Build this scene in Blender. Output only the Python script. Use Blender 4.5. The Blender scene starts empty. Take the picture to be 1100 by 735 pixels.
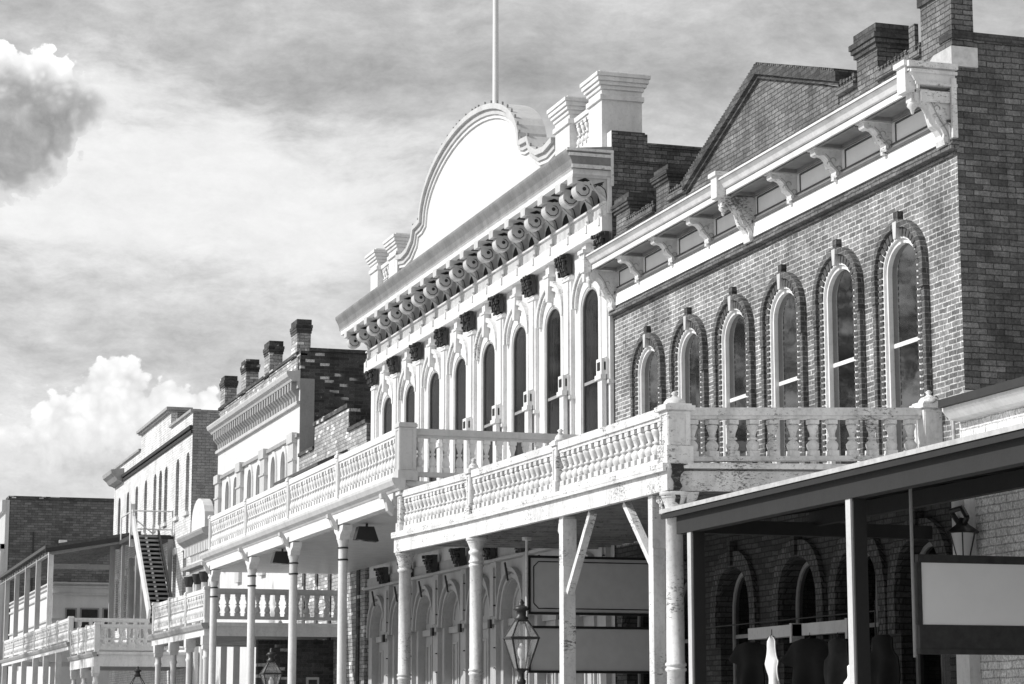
import bpy, math, random
from mathutils import Vector
random.seed(7)
R = math.radians
sc = bpy.context.scene
COL = sc.collection
# ------------------------------------------------------------------ camera and ray helpers
F = 2450.0
TH = math.atan(405.5 / F)
PH = math.atan(780 / math.hypot(F, 405.5))
EYE = 1.65
def ray(u, v):
    cx = (u - 550) / F; cy = (367.5 - v) / F
    h = math.cos(TH) - cy * math.sin(TH)
    return (math.sin(PH) * h + math.cos(PH) * cx, math.cos(PH) * h - math.sin(PH) * cx, math.sin(TH) + cy * math.cos(TH))
def atX(u, v, x): r = ray(u, v); t = x / r[0]; return (x, t * r[1], EYE + t * r[2])
def atY(u, v, y): r = ray(u, v); t = y / r[1]; return (t * r[0], y, EYE + t * r[2])
def atZ(u, v, z): r = ray(u, v); t = (z - EYE) / r[2]; return (t * r[0], t * r[1], z)
cam = bpy.data.objects.new('camera', bpy.data.cameras.new('camera')); COL.objects.link(cam)
cam.data.lens = 36 * F / 1100; cam.data.sensor_width = 36
cam.data.clip_end = 3000; cam.data.clip_start = 0.1
cam.location = (0, 0, EYE); cam.rotation_euler = (math.pi / 2 + TH, 0, -PH)
sc.camera = cam

# ------------------------------------------------------------------ materials
def newmat(name):
    m = bpy.data.materials.new(name); m.use_nodes = True
    nt = m.node_tree; b = nt.nodes['Principled BSDF']
    return m, nt, b
def N(nt, t, **k):
    n = nt.nodes.new(t)
    for a, v in k.items(): setattr(n, a, v)
    return n
def g(v): return (v, v, v, 1)
def mth(nt, op, a, b=None, c=None, clamp=False):
    n = nt.nodes.new('ShaderNodeMath'); n.operation = op; n.use_clamp = clamp
    for i, x in enumerate((a, b, c)):
        if x is None: continue
        if hasattr(x, 'links'): nt.links.new(x, n.inputs[i])
        else: n.inputs[i].default_value = x
    return n.outputs[0]
def ramp(nt, fac, stops):
    n = nt.nodes.new('ShaderNodeValToRGB'); cr = n.color_ramp
    while len(cr.elements) < len(stops): cr.elements.new(0.5)
    for e, (p, v) in zip(cr.elements, stops): e.position = p; e.color = g(v)
    nt.links.new(fac, n.inputs[0]); return n.outputs[0]
def noise(nt, vec, scale, detail=4, rough=.6):
    n = N(nt, 'ShaderNodeTexNoise'); n.inputs['Scale'].default_value = scale
    n.inputs['Detail'].default_value = detail; n.inputs['Roughness'].default_value = rough
    if vec is not None: nt.links.new(vec, n.inputs['Vector'])
    return n.outputs[0]
def mix(nt, fac, a, b):
    n = N(nt, 'ShaderNodeMix', data_type='RGBA')
    for i, x in ((0, fac), (6, a), (7, b)):
        if hasattr(x, 'links'): nt.links.new(x, n.inputs[i])
        else: n.inputs[i].default_value = x if i == 0 else g(x)
    return n.outputs[2]
def pos(nt): return N(nt, 'ShaderNodeNewGeometry').outputs['Position']
def scaled(nt, vec, s):
    n = N(nt, 'ShaderNodeMapping'); n.inputs['Scale'].default_value = s; nt.links.new(vec, n.inputs['Vector']); return n.outputs[0]
def bump(nt, b, h, strength=.4, dist=.01):
    n = N(nt, 'ShaderNodeBump'); n.inputs['Strength'].default_value = strength; n.inputs['Distance'].default_value = dist
    nt.links.new(h, n.inputs['Height']); nt.links.new(n.outputs[0], b.inputs['Normal'])
def paint(name, base, dirt=.25, peel=0.0, under=.12, rough=.6, streak=True, planks=None):
    m, nt, b = newmat(name); p = pos(nt)
    n1 = noise(nt, scaled(nt, p, (1, 1, .35 if streak else 1)), 2.3, 6, .7)
    n2 = noise(nt, p, 14, 5, .7)
    v = ramp(nt, n1, [(.3, 1 - dirt), (.6, 1)])
    v2 = ramp(nt, n2, [(.25, 1 - dirt * .8), (.5, 1)])
    c = mth(nt, 'MULTIPLY', mth(nt, 'MULTIPLY', v, v2), base)
    h = n2
    if peel > 0:
        n3 = noise(nt, scaled(nt, p, (.5, .5, 1.3)), 26, 8, .8)
        n4 = noise(nt, p, 1.3, 3, .5)
        k = mth(nt, 'ADD', n3, mth(nt, 'MULTIPLY', mth(nt, 'SUBTRACT', n4, .5), .5))
        msk = ramp(nt, k, [(.62 - peel * .2, 0), (.66 - peel * .2, 1)])
        gr = noise(nt, scaled(nt, p, (1, 1, 12)), 12, 3, .6)
        und = mth(nt, 'MULTIPLY', gr, under * 2)
        c = mix(nt, msk, c, und); h = mth(nt, 'SUBTRACT', n2, msk)
    if planks:
        w = N(nt, 'ShaderNodeSeparateXYZ'); nt.links.new(p, w.inputs[0])
        f = mth(nt, 'FRACT', mth(nt, 'MULTIPLY', w.outputs[planks[0]], 1 / planks[1]))
        ln = ramp(nt, f, [(0, .35), (.07, 1)]); c = mix(nt, 1.0, c, mth(nt, 'MULTIPLY', c, ln))
        h = mth(nt, 'ADD', h, ln)
    nt.links.new(c, b.inputs['Base Color']); b.inputs['Roughness'].default_value = rough
    bump(nt, b, h, .35, .01)
    return m
def brick(name, c1, c2, mortar, fleck=0.0, fleckcol=.6, row=.095, width=.29, stain=.4, mort=.011, patch=0, bstr=.8):
    m, nt, b = newmat(name); p = pos(nt)
    s = N(nt, 'ShaderNodeSeparateXYZ'); nt.links.new(p, s.inputs[0])
    u = mth(nt, 'ADD', s.outputs[0], s.outputs[1])
    wob = noise(nt, p, 4, 2); wob2 = noise(nt, p, 2.7, 3)
    wf = noise(nt, p, 26, 3, .7); wg = noise(nt, scaled(nt, p, (1.1, 1.1, 1)), 31, 3, .7)
    u = mth(nt, 'ADD', mth(nt, 'ADD', u, mth(nt, 'MULTIPLY', wob, .06)), mth(nt, 'MULTIPLY', wf, row * .35)); z = mth(nt, 'ADD', mth(nt, 'ADD', s.outputs[2], mth(nt, 'MULTIPLY', wob2, .035)), mth(nt, 'MULTIPLY', wg, row * .28))
    cb = N(nt, 'ShaderNodeCombineXYZ'); nt.links.new(u, cb.inputs[0]); nt.links.new(z, cb.inputs[1])
    def bt(a, b_, mo, sm):
        t = N(nt, 'ShaderNodeTexBrick'); nt.links.new(cb.outputs[0], t.inputs['Vector'])
        t.inputs['Color1'].default_value = g(a); t.inputs['Color2'].default_value = g(b_); t.inputs['Mortar'].default_value = g(mo)
        t.inputs['Scale'].default_value = 1; t.inputs['Mortar Size'].default_value = sm; t.inputs['Mortar Smooth'].default_value = .25
        t.inputs['Brick Width'].default_value = width; t.inputs['Row Height'].default_value = row
        return t
    t = bt(c1, c2, mortar, mort)
    rnd = bt(0, 1, 0, mort)
    n1 = noise(nt, p, .9, 6, .65); n2 = noise(nt, p, 22, 5, .7)
    st = ramp(nt, n1, [(.3, 1 - stain), (.62, 1.15)]); vs_ = noise(nt, scaled(nt, p, (2.6, 2.6, .35)), 1.6, 6, .7); st = mth(nt, 'MULTIPLY', st, ramp(nt, vs_, [(.32, 1 - stain * .6), (.56, 1.0), (.75, 1.18)])); n5 = noise(nt, p, 60, 3, .8); st2 = mth(nt, 'MULTIPLY', ramp(nt, n2, [(.3, .5), (.66, 1.32)]), ramp(nt, n5, [(.3, .75), (.7, 1.2)]))
    c = t.outputs['Color']
    if fleck > 0:
        r = N(nt, 'ShaderNodeRGBToBW'); nt.links.new(rnd.outputs['Color'], r.inputs[0])
        big = ramp(nt, noise(nt, scaled(nt, p, (.6, .6, 1)), .8, 2), [(.4, 0), (.6, 1)])
        k = mth(nt, 'ADD', r.outputs[0], mth(nt, 'MULTIPLY', big, .12))
        f = ramp(nt, k, [(1 - fleck, 0), (1 - fleck + .015, 1)])
        c = mix(nt, f, c, fleckcol)
    if patch:
        pn = noise(nt, scaled(nt, p, (1, 1, 1.4)), 3.2, 7, .75)
        pm = ramp(nt, pn, [(.66 - patch * .2, 0), (.70 - patch * .2, 1)])
        c = mix(nt, mth(nt, 'MULTIPLY', pm, .75), c, fleckcol)
    mm = N(nt, 'ShaderNodeMix', data_type='RGBA', blend_type='MULTIPLY'); mm.inputs[0].default_value = 1
    nt.links.new(c, mm.inputs[6]); nt.links.new(mth(nt, 'MULTIPLY', st, st2), mm.inputs[7])
    nt.links.new(mm.outputs[2], b.inputs['Base Color']); b.inputs['Roughness'].default_value = .9
    h = mth(nt, 'ADD', mth(nt, 'MULTIPLY', t.outputs['Fac'], -1.0), mth(nt, 'MULTIPLY', n2, .5))
    bump(nt, b, h, bstr, .012)
    return m
def plain(name, v, rough=.6, metal=0, var=.2, scale=8, b_=.15):
    m, nt, b = newmat(name); n = noise(nt, pos(nt), scale, 5, .65)
    c = ramp(nt, n, [(.3, v * (1 - var)), (.7, v * (1 + var))])
    nt.links.new(c, b.inputs['Base Color']); b.inputs['Roughness'].default_value = rough; b.inputs['Metallic'].default_value = metal
    bump(nt, b, n, b_, .01); return m
def glass(name, trans=.45, dark=.015, ior=1.6):
    m, nt, b = newmat(name)
    b.inputs['Base Color'].default_value = g(dark); b.inputs['Roughness'].default_value = .04; b.inputs['IOR'].default_value = ior
    n = noise(nt, pos(nt), 1.7, 2); bump(nt, b, n, .05, .02)
    t = N(nt, 'ShaderNodeBsdfTransparent'); mx = N(nt, 'ShaderNodeMixShader'); mx.inputs[0].default_value = trans
    nt.links.new(b.outputs[0], mx.inputs[1]); nt.links.new(t.outputs[0], mx.inputs[2])
    nt.links.new(mx.outputs[0], nt.nodes['Material Output'].inputs[0]); return m
M = dict(
    whiteC=paint('clean_white_paint', .88, .06),
    white=paint('white_paint', .74, .24), whiteD=paint('white_paint_dirty', .74, .34, .12),
    peel=paint('peeling_white_paint', .78, .35, .26, .1), peel2=paint('lightly_peeling_paint', .76, .36, .12, .14), rot=paint('rotted_paint', .12, .8, .9, .012), shade_line=paint('painted_shadow_line', .1, .3), awn=paint('awning_paint', .016, .3, 0, rough=.75), gut=paint('gutter_grey', .24, .35),  # the .1 dark paint draws shadow lines on the cornice
    cream=paint('grey_white_paint', .55, .2), ceil=paint('porch_ceiling_boards', .5, .25, 0, planks=(1, .14)),
    joist=paint('old_joist_wood', .32, .4, .1, .08), grey=paint('grey_paint', .32, .25), dgrey=paint('dark_grey_paint', .028, .3, 0, rough=.7),
    door=paint('grey_door_paint', .46, .2), plaster=paint('pale_plaster', .68, .14), mould=paint('grey_moulding', .36, .3),
    coping=paint('weathered_coping', .5, .45),
    brickB=brick('front_brick', .14, .3, .68, .0, .6, row=.088, width=.27, stain=.6, patch=.0, mort=.0105),
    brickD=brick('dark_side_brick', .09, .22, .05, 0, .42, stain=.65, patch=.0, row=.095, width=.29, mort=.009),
    brickG=brick('gable_brick', .12, .22, .045, 0, .45, stain=.5, patch=0, row=.085, width=.3, mort=.01),
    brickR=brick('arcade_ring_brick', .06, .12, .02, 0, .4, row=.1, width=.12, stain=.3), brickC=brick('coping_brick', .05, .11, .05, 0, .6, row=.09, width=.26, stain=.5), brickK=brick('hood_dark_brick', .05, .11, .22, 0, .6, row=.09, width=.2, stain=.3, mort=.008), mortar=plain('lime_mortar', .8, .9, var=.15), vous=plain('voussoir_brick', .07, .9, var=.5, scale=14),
    brickH=brick('hood_brick', .05, .16, .7, 0, .6, row=.1, width=.11, stain=.2, mort=.02),
    brickDD=brick('dark_fleck_brick', .035, .11, .1, .014, .6, row=.12, width=.36, stain=.45, patch=.06),
    brickL=brick('light_old_brick', .26, .5, .14, .05, .75, row=.12, width=.36, stain=.3, patch=.1),
    brickW=brick('white_painted_brick', .66, .8, .42, 0, .8, row=.12, width=.36, stain=.22, mort=.01),
    brickS=brick('grey_side_brick', .3, .42, .17, .0, .7, row=.13, width=.38, stain=.3),
    brickE=brick('far_brick', .09, .19, .07, .0, .4, row=.2, width=.55, stain=.3, mort=.02),
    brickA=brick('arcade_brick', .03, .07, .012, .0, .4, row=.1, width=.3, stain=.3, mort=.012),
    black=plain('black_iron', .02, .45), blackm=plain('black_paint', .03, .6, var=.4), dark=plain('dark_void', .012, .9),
    roof=plain('dark_roofing', .07, .9, var=.4), board=plain('sign_board_grey', .62, .6, var=.07, scale=3), screen=plain('pale_screen', .9, .7, var=.03, scale=2),
    asphalt=plain('pale_street_paving', .42, .9, var=.3), plank=paint('boardwalk_planks', .2, .4, 0, planks=(1, .2)), curtain=plain('curtain_cloth', .1, .9, var=.1),
    curtainL=plain('pale_curtain', .5, .9, var=.1), cloth_w=plain('white_cloth', .75, .9, var=.1), cloth_d=plain('dark_cloth', .01, .95), cloth_g=plain('grey_cloth', .035, .9),
    glass=glass('window_glass', .12, .008, 3.6), glassD=glass('dark_window_glass', .6, .01, 1.3), lglass=glass('lantern_glass', .75, .5),
    leaf=plain('leaf', .045, .7), bark=plain('bark', .1, .9), flash=plain('metal_flashing', .55, .35, .3), pole=paint('pole_paint', .7, .1))

# ------------------------------------------------------------------ mesh builder
WO = {}
def tag(o, label=None, cat=None, group=None, kind=None):
    if label: o['label'] = label
    if cat: o['category'] = cat
    if group: o['group'] = group
    if kind: o['kind'] = kind
    return o
def thing(name, loc, label, cat, group=None):
    o = bpy.data.objects.new(name, None); COL.objects.link(o); o.location = loc
    o.empty_display_size = .3
    WO[o.name] = Vector(loc); return tag(o, label, cat, group)
def origin(p): return WO[p.name] if p else Vector((0, 0, 0))
def put(name, me, parent, loc, rz=0, sx=1):
    o = bpy.data.objects.new(name, me); COL.objects.link(o)
    if parent: o.parent = parent
    o.location = Vector(loc) - origin(parent); o.rotation_euler = (0, 0, rz)
    WO[o.name] = Vector(loc); return o
class MB:
    def __init__(s): s.v = []; s.f = []; s.sm = []
    def add(s, vs, fs, smooth=False):
        n = len(s.v); s.v += [tuple(v) for v in vs]; s.f += [tuple(i + n for i in f) for f in fs]; s.sm += [smooth] * len(fs); return s
    def box(s, x0, x1, y0, y1, z0, z1):
        return s.add([(x, y, z) for z in (z0, z1) for y in (y0, y1) for x in (x0, x1)],
                     [(0, 2, 3, 1), (4, 5, 7, 6), (0, 1, 5, 4), (2, 6, 7, 3), (0, 4, 6, 2), (1, 3, 7, 5)])
    def prism(s, poly, axis, a, b, smooth=False):
        """poly: 2-D points; axis y: (x,z); axis x: (y,z); axis z: (x,y)"""
        def P(p, t): return {'y': (p[0], t, p[1]), 'x': (t, p[0], p[1]), 'z': (p[0], p[1], t)}[axis]
        n = len(poly)
        s.add([P(p, a) for p in poly] + [P(p, b) for p in poly], [tuple(range(n)), tuple(range(2 * n - 1, n - 1, -1))])
        s.add([P(p, a) for p in poly] + [P(p, b) for p in poly], [(i, (i + 1) % n, (i + 1) % n + n, i + n) for i in range(n)], smooth)
        return s
    def ring(s, outer, inner, x0, x1, axis='x'):
        n = len(outer); vs = []
        for p, q in zip(outer, inner):
            if axis == 'x': vs += [(x0, *p), (x0, *q), (x1, *p), (x1, *q)]
            else: vs += [(p[0], x0, p[1]), (q[0], x0, q[1]), (p[0], x1, p[1]), (q[0], x1, q[1])]
        fs = [(0, 1, 3, 2), (4 * n - 4, 4 * n - 3, 4 * n - 1, 4 * n - 2)]
        for i in range(n - 1):
            a = 4 * i; b = a + 4
            fs += [(a, b, b + 1, a + 1), (a + 2, a + 3, b + 3, b + 2), (a, a + 2, b + 2, b), (a + 1, b + 1, b + 3, a + 3)]
        return s.add(vs, fs)
    def lathe(s, prof, cx=0, cy=0, n=12):
        vs = [(cx + r * math.cos(2 * math.pi * k / n), cy + r * math.sin(2 * math.pi * k / n), z) for r, z in prof for k in range(n)]
        fs = [(j * n + k, j * n + (k + 1) % n, (j + 1) * n + (k + 1) % n, (j + 1) * n + k) for j in range(len(prof) - 1) for k in range(n)]
        s.add(vs, fs, True)
        s.add(vs[:n], [tuple(range(n))]); s.add(vs[-n:], [tuple(range(n))]); return s
    def tube(s, pts, r, n=8):
        for a, b in zip(pts[:-1], pts[1:]):
            a = Vector(a); b = Vector(b); d = (b - a).normalized()
            u = d.orthogonal().normalized(); w = d.cross(u)
            vs = [p + (u * math.cos(2 * math.pi * k / n) + w * math.sin(2 * math.pi * k / n)) * r for p in (a, b) for k in range(n)]
            s.add(vs, [(k, (k + 1) % n, n + (k + 1) % n, n + k) for k in range(n)], True)
            s.add(vs, [tuple(range(n)), tuple(range(2 * n - 1, n - 1, -1))])
        return s
    def beam(s, a, b, w, h, up=(0, 0, 1)):
        a = Vector(a); b = Vector(b); d = (b - a).normalized(); sd = d.cross(Vector(up)).normalized(); u = sd.cross(d)
        vs = [p + sd * i * w / 2 + u * j * h / 2 for p in (a, b) for i, j in ((-1, -1), (1, -1), (1, 1), (-1, 1))]
        return s.add(vs, [(0, 1, 2, 3), (7, 6, 5, 4), (0, 4, 5, 1), (1, 5, 6, 2), (2, 6, 7, 3), (3, 7, 4, 0)])
    def mesh(s, name, mat):
        me = bpy.data.meshes.new(name); me.from_pydata(s.v, [], s.f); me.materials.append(M[mat] if isinstance(mat, str) else mat)
        me.polygons.foreach_set('use_smooth', s.sm); me.update(); return me
    def build(s, name, mat, parent=None, bevel=0):
        w = origin(parent)
        s.v = [(x - w.x, y - w.y, z - w.z) for x, y, z in s.v]
        o = bpy.data.objects.new(name, s.mesh(name, mat)); COL.objects.link(o)
        if parent: o.parent = parent
        WO[o.name] = w.copy()
        if bevel:
            m = o.modifiers.new('bevel', 'BEVEL'); m.width = bevel; m.segments = 2; m.limit_method = 'ANGLE'
        return o
def arch(yc, w, zb, zs, rise, n=12, p=2.0):
    """open U path: left foot, up, over, right foot"""
    pts = [(yc + w / 2, zb)]
    for k in range(n + 1):
        a = math.pi * k / n; c, s_ = math.cos(a), math.sin(a)
        pts.append((yc + w / 2 * math.copysign(abs(c) ** (2 / p), c), zs + rise * abs(s_) ** (2 / p)))
    pts.append((yc - w / 2, zb)); return pts
def lancet(yc, w, zb, zs, rise, n=7):
    pts = [(yc + w / 2, zb)]
    for k in range(n + 1):
        t = k / n; pts.append((yc + w / 2 * math.cos(t * math.pi / 2) ** .75 if k < n else yc, zs + rise * math.sin(t * math.pi / 2)))
    right = [(2 * yc - y, z) for y, z in pts[:-1]][::-1]
    return pts + right
def wall(mb, x, y0, y1, z0, z1, ops, depth=.25):
    """front wall in the plane x with openings: each an open U path (right foot first in +y), feet at the sill"""
    ops = sorted(ops, key=lambda p: min(q[0] for q in p)); y = y0
    for P in ops:
        a = min(q[0] for q in P); b = max(q[0] for q in P); zb = P[0][1]
        mb.add([(x, y, z0), (x, a, z0), (x, a, z1), (x, y, z1)], [(0, 1, 2, 3)])
        if zb > z0: mb.add([(x, a, z0), (x, b, z0), (x, b, zb), (x, a, zb)], [(0, 1, 2, 3)])
        top = P[1:-1]
        mid = len(top) // 2
        # split the area above the opening into strips so every face stays convex enough
        for (p, q) in zip(top[:-1], top[1:]):
            mb.add([(x, p[0], p[1]), (x, q[0], q[1]), (x, q[0], z1), (x, p[0], z1)], [(0, 1, 2, 3)])
        n = len(P)
        vs = [(x, *q) for q in P] + [(x + depth, *q) for q in P]
        mb.add(vs, [(i, i + 1, n + i + 1, n + i) for i in range(n - 1)] + [(0, n, 2 * n - 1, n - 1)])
        y = b
    mb.add([(x, y, z0), (x, y1, z0), (x, y1, z1), (x, y, z1)], [(0, 1, 2, 3)])
def shell(mb, x, x2, y0, y1, z0, z1, t=.3):
    """back, two ends and roof of a building whose front is built apart"""
    mb.box(x + .002, x2, y0, y0 + t, z0, z1); mb.box(x + .002, x2, y1 - t, y1, z0, z1)
    mb.box(x2 - t, x2, y0 + t, y1 - t, z0, z1)
XF = 16.9; XP = 12.46

# ------------------------------------------------------------------ window builder
def window(par, yc, w, zb, zs, rise, x, fr=.12, rail=None, xo=0, mats=('white', 'glass'), curtain=None, cmat='curtainL', label=None, shape=arch, mull=False):
    out = shape(yc, w, zb, zs, rise); inn = shape(yc, w - 2 * fr, zb + fr, zs, rise - fr * .9)
    fo = MB().ring(out, inn, x - xo, x + .1); fo.box(x + .005, x + .095, yc - w / 2, yc + w / 2, zb, zb + fr)
    if rail: fo.box(x + .03, x + .09, yc - w / 2 + fr, yc + w / 2 - fr, rail - .035, rail + .035)
    if mull: fo.box(x + .04, x + .085, yc - .02, yc + .02, zb + fr, zs + rise * .9)
    f = fo.build('window', mats[0], par)
    i2 = shape(yc, w - 2 * fr + .02, zb + fr - .01, zs, rise - fr * .9 + .01)
    MB().prism(i2, 'x', x + .035, x + .041).build('pane', mats[1], f)
    if curtain:
        side, zt = curtain
        c = MB(); n = 14
        for (a, b) in side:
            pts = [(x + .16 + .03 * math.sin(k * 2.2), yc + a * w / 2 + (b - a) * w / 2 * k / n) for k in range(n + 1)]
            poly = pts + [(p[0] + .01, p[1]) for p in pts[::-1]]
            c.prism([(p[0], p[1]) for p in poly], 'z', zb + .1, zt)
        c.build('curtain', cmat, f)
    return f

# ================================================================== SETTING
def struct(name, mb, mat): o = mb.build(name, mat); o['kind'] = 'structure'; return o
struct('street', MB().add([(-600, -300, 0), (900, -300, 0), (900, 1500, 0), (-600, 1500, 0)], [(0, 1, 2, 3)]), 'asphalt')
struct('sidewalk', MB().box(11.9, 30, 5, 190, .004, .3), 'plank')

# ================================================================== shared pieces
def balmesh(name, h, w, mat, kind=0, n=10):
    mb = MB(); q = w * .42
    mb.box(-q, q, -q, q, 0, h * .15); mb.box(-q * .95, q * .95, -q * .95, q * .95, h * .88, h)
    if kind == 0:   # squat double vase
        pr = [(.36, .15), (.44, .2), (.5, .27), (.5, .33), (.36, .4), (.19, .45), (.38, .47), (.38, .51), (.2, .54), (.3, .66), (.44, .78), (.47, .84), (.28, .88)]
    else:
        pr = [(.3, .15), (.46, .22), (.48, .3), (.36, .4), (.17, .49), (.36, .51), (.36, .55), (.18, .58), (.3, .7), (.44, .8), (.36, .88)]
    mb.lathe([(r * w, z * h) for r, z in pr], n=n)
    return mb.mesh(name, mat)
def rail_run(par, a, b, z0, z1, z2, z3, mat, bal, step, wtop=.2, n_only=None):
    """railing from a to b (x,y pairs with z offsets): bottom rail z0..z1, top rail z2..z3"""
    a = Vector(a); b = Vector(b); L = (b - a).length
    r = MB()
    up = Vector((0, 0, 1))
    r.beam(a + up * (z0 + z1) / 2, b + up * (z0 + z1) / 2, wtop * .75, z1 - z0)
    r.beam(a + up * (z2 * .35 + z3 * .65 + .0), b + up * (z2 * .35 + z3 * .65), wtop, (z3 - z2) * .7)
    r.beam(a + up * (z2 + (z3 - z2) * .15), b + up * (z2 + (z3 - z2) * .15), wtop * .7, (z3 - z2) * .29)
    o = r.build('railing', mat, par)
    n = max(1, round(L / step)) if n_only is None else n_only
    for k in range(n):
        p = a + (b - a) * ((k + .5) / n)
        q_ = put('baluster', bal, o, (p.x, p.y, p.z + z1)); q_.rotation_euler = (random.uniform(-.018, .018), random.uniform(-.018, .018), random.uniform(-.08, .08))
    return o
def rpost(par, x, y, z0, z1, w, mat, cap=.05, dome=False, pl=None, name='railing_post'):
    m = MB(); h = w / 2
    m.box(x - h, x + h, y - h, y + h, z0, z1)
    i = .03
    # sunk panel look: raised frame on the four faces
    for sx, sy in ((1, 0), (-1, 0), (0, 1), (0, -1)):
        zz0, zz1 = z0 + (pl or .12) + .05, z1 - .06
        if sx: 
            xx = x + sx * h
            a, b = sorted((xx, xx + sx * .015))
            m.box(a, b, y - h, y - h + w * .2, zz0, zz1); m.box(a, b, y + h - w * .2, y + h, zz0, zz1)
            m.box(a, b, y - h, y + h, zz0 - .04, zz0 - .001); m.box(a, b, y - h, y + h, zz1 + .001, zz1 + .04)
        else:
            yy = y + sy * h
            a, b = sorted((yy, yy + sy * .015))
            m.box(x - h, x - h + w * .2, a, b, zz0, zz1); m.box(x + h - w * .2, x + h, a, b, zz0, zz1)
            m.box(x - h, x + h, a, b, zz0 - .04, zz0 - .001); m.box(x - h, x + h, a, b, zz1 + .001, zz1 + .04)
    if pl: m.box(x - h - .04, x + h + .04, y - h - .04, y + h + .04, z0, z0 + pl)
    m.box(x - h - cap, x + h + cap, y - h - cap, y + h + cap, z1, z1 + .07)
    m.box(x - h - cap * .4, x + h + cap * .4, y - h - cap * .4, y + h + cap * .4, z1 + .07, z1 + .1)
    if dome: m.lathe([(h * 1.0, z1 + .1), (h * .95, z1 + .14), (h * .75, z1 + .18), (h * .35, z1 + .21), (.05, z1 + .215), (.03, z1 + .24), (.055, z1 + .27), (.02, z1 + .3)], x, y, 14)
    return m.build(name, mat, par)
def pier_cap(m, x0, x1, y0, y1, z, e=.14, h=.32):
    """stepped cornice cap on a pier"""
    for k, (ee, a, b) in enumerate(((.25, 0, .22), (.55, .22, .42), (.8, .42, .66), (1.0, .66, .88), (.45, .88, 1.0))):
        m.box(x0 - e * ee, x1 + e * ee, y0 - e * ee, y1 + e * ee, z + h * a, z + h * b)

# ================================================================== B: NEAR BRICK BUILDING
B0, B1 = 30.77, 46.3
b = thing('brick_building', (XF, 38.5, .3), 'large brick building with six tall arched windows, white bracketed cornice and a central brick gable', 'building')
WB = [32.7 + 2.294 * k for k in range(6)]
mb = MB(); ops = [arch(y, 1.2, 5.6, 8.86, .49, 14) for y in WB]
wall(mb, XF, B0, B1, 5.3, 10.75, ops, .3)
mb.build('front_wall', 'brickB', b)
mb = MB(); wall(mb, XF, B0, B1, 10.75, 12.15, [], .3); mb.box(XF + .002, XF + .3, B0, B1, 12.15, 12.16)
mb.build('parapet_wall', 'brickG', b)
mb = MB(); shell(mb, XF, 34, B0, B1, .3, 12.16); mb.box(17.1, 33.8, B0 + .3, B1 - .3, 11.0, 11.2)
mb.box(17.2, 33.7, B0 + .3, B1 - .3, 5.0, 5.2)
mb.build('side_wall', 'brickD', b)
m_ = MB(); m_.box(XF - .06, 34.05, B0 - .07, B0 + .36, 12.16, 12.27)
m_.build('side_coping', 'brickC', b)
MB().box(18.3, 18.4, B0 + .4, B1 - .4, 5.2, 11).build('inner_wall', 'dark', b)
for i, y in enumerate(WB):
    side = [[(-.9, -.45), (.5, .9)], [(.45, .95)], [(-.9, -.55)], [(.3, .95)], [(.5, .95)], [(.25, .95)]][i]
    window(b, y, 1.2, 5.6, 8.86, .49, XF + .045, .08, rail=7.68 if i else 7.66, xo=.045, curtain=(side, 9.0))
    # brick hood: two stepped rings with saw-tooth headers
    h = MB(); o1 = arch(y, 1.5, 5.6, 8.88, .66, 14); i1 = arch(y, 1.15, 5.6, 8.87, .48, 14)
    h.ring(o1, i1, XF - .045, XF - .002)
    sur = h.build('window_surround', 'mortar', b)
    def radial(m, wi, wo, ri, ro, pitch, wide, x0, x1, z0=5.62):
        """header bricks set round the opening: up the jambs and fanned over the arch"""
        zz = z0
        while zz < 8.84:
            for s_ in (-1, 1):
                a_, c_ = sorted((y + s_ * wi / 2, y + s_ * wo / 2)); m.box(x0, x1, a_, c_, zz, zz + wide)
            zz += pitch
        n = 17
        for k in range(n):
            t0 = math.pi * (k + .14) / n; t1 = math.pi * (k + .86) / n
            P = [(y + w_ / 2 * math.cos(t), 8.88 + r_ * math.sin(t)) for (w_, r_, t) in ((wi, ri, t0), (wo, ro, t0), (wo, ro, t1), (wi, ri, t1))]
            m.prism(P, 'x', x0, x1)
    h = MB(); radial(h, 1.2, 1.48, .5, .65, .1, .062, XF - .075, XF - .046); h.build('header_bricks', 'vous', sur)
    h = MB(); o2 = arch(y, 1.8, 8.4, 8.88, .77, 14, 1.9); i2 = arch(y, 1.55, 8.4, 8.88, .65, 14)
    h.ring(o2, i2, XF - .12, XF - .002)
    for s_ in (-1, 1):
        a_, c_ = sorted((y + s_ * .8, y + s_ * .91)); h.box(XF - .1, XF - .002, a_, c_, 5.6, 8.4)
        a_, c_ = sorted((y + s_ * .755, y + s_ * .8)); h.box(XF - .05, XF - .002, a_, c_, 5.6, 8.4)
    h.build('hood_mould', 'brickK', b)
    k = MB(); k.prism([(y - .045, 9.34), (y + .045, 9.34), (y + .07, 9.62), (y - .07, 9.62)], 'x', XF - .13, XF - .002)
    kk = k.build('keystone', 'cream', b)
    k = MB(); k.prism([(y - .07, 9.622), (y + .07, 9.622), (y + .08, 9.79), (y - .08, 9.79)], 'x', XF - .1, XF - .002); k.build('keystone_cap', 'brickC', kk)
    MB().box(XF - .1, XF + .12, y - .72, y + .72, 5.5, 5.6).build('sill', 'white', b)
# brick string mouldings under the frieze
m = MB(); m.box(XF - .05, XF - .001, B0 + .0, B1, 10.3, 10.37); m.box(XF - .14, XF - .001, B0 - .08, B1, 10.37, 10.46); m.box(XF - .09, XF - .001, B0 - .03, B1, 10.46, 10.53)
m.build('brick_string_course', 'brickG', b)
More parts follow.
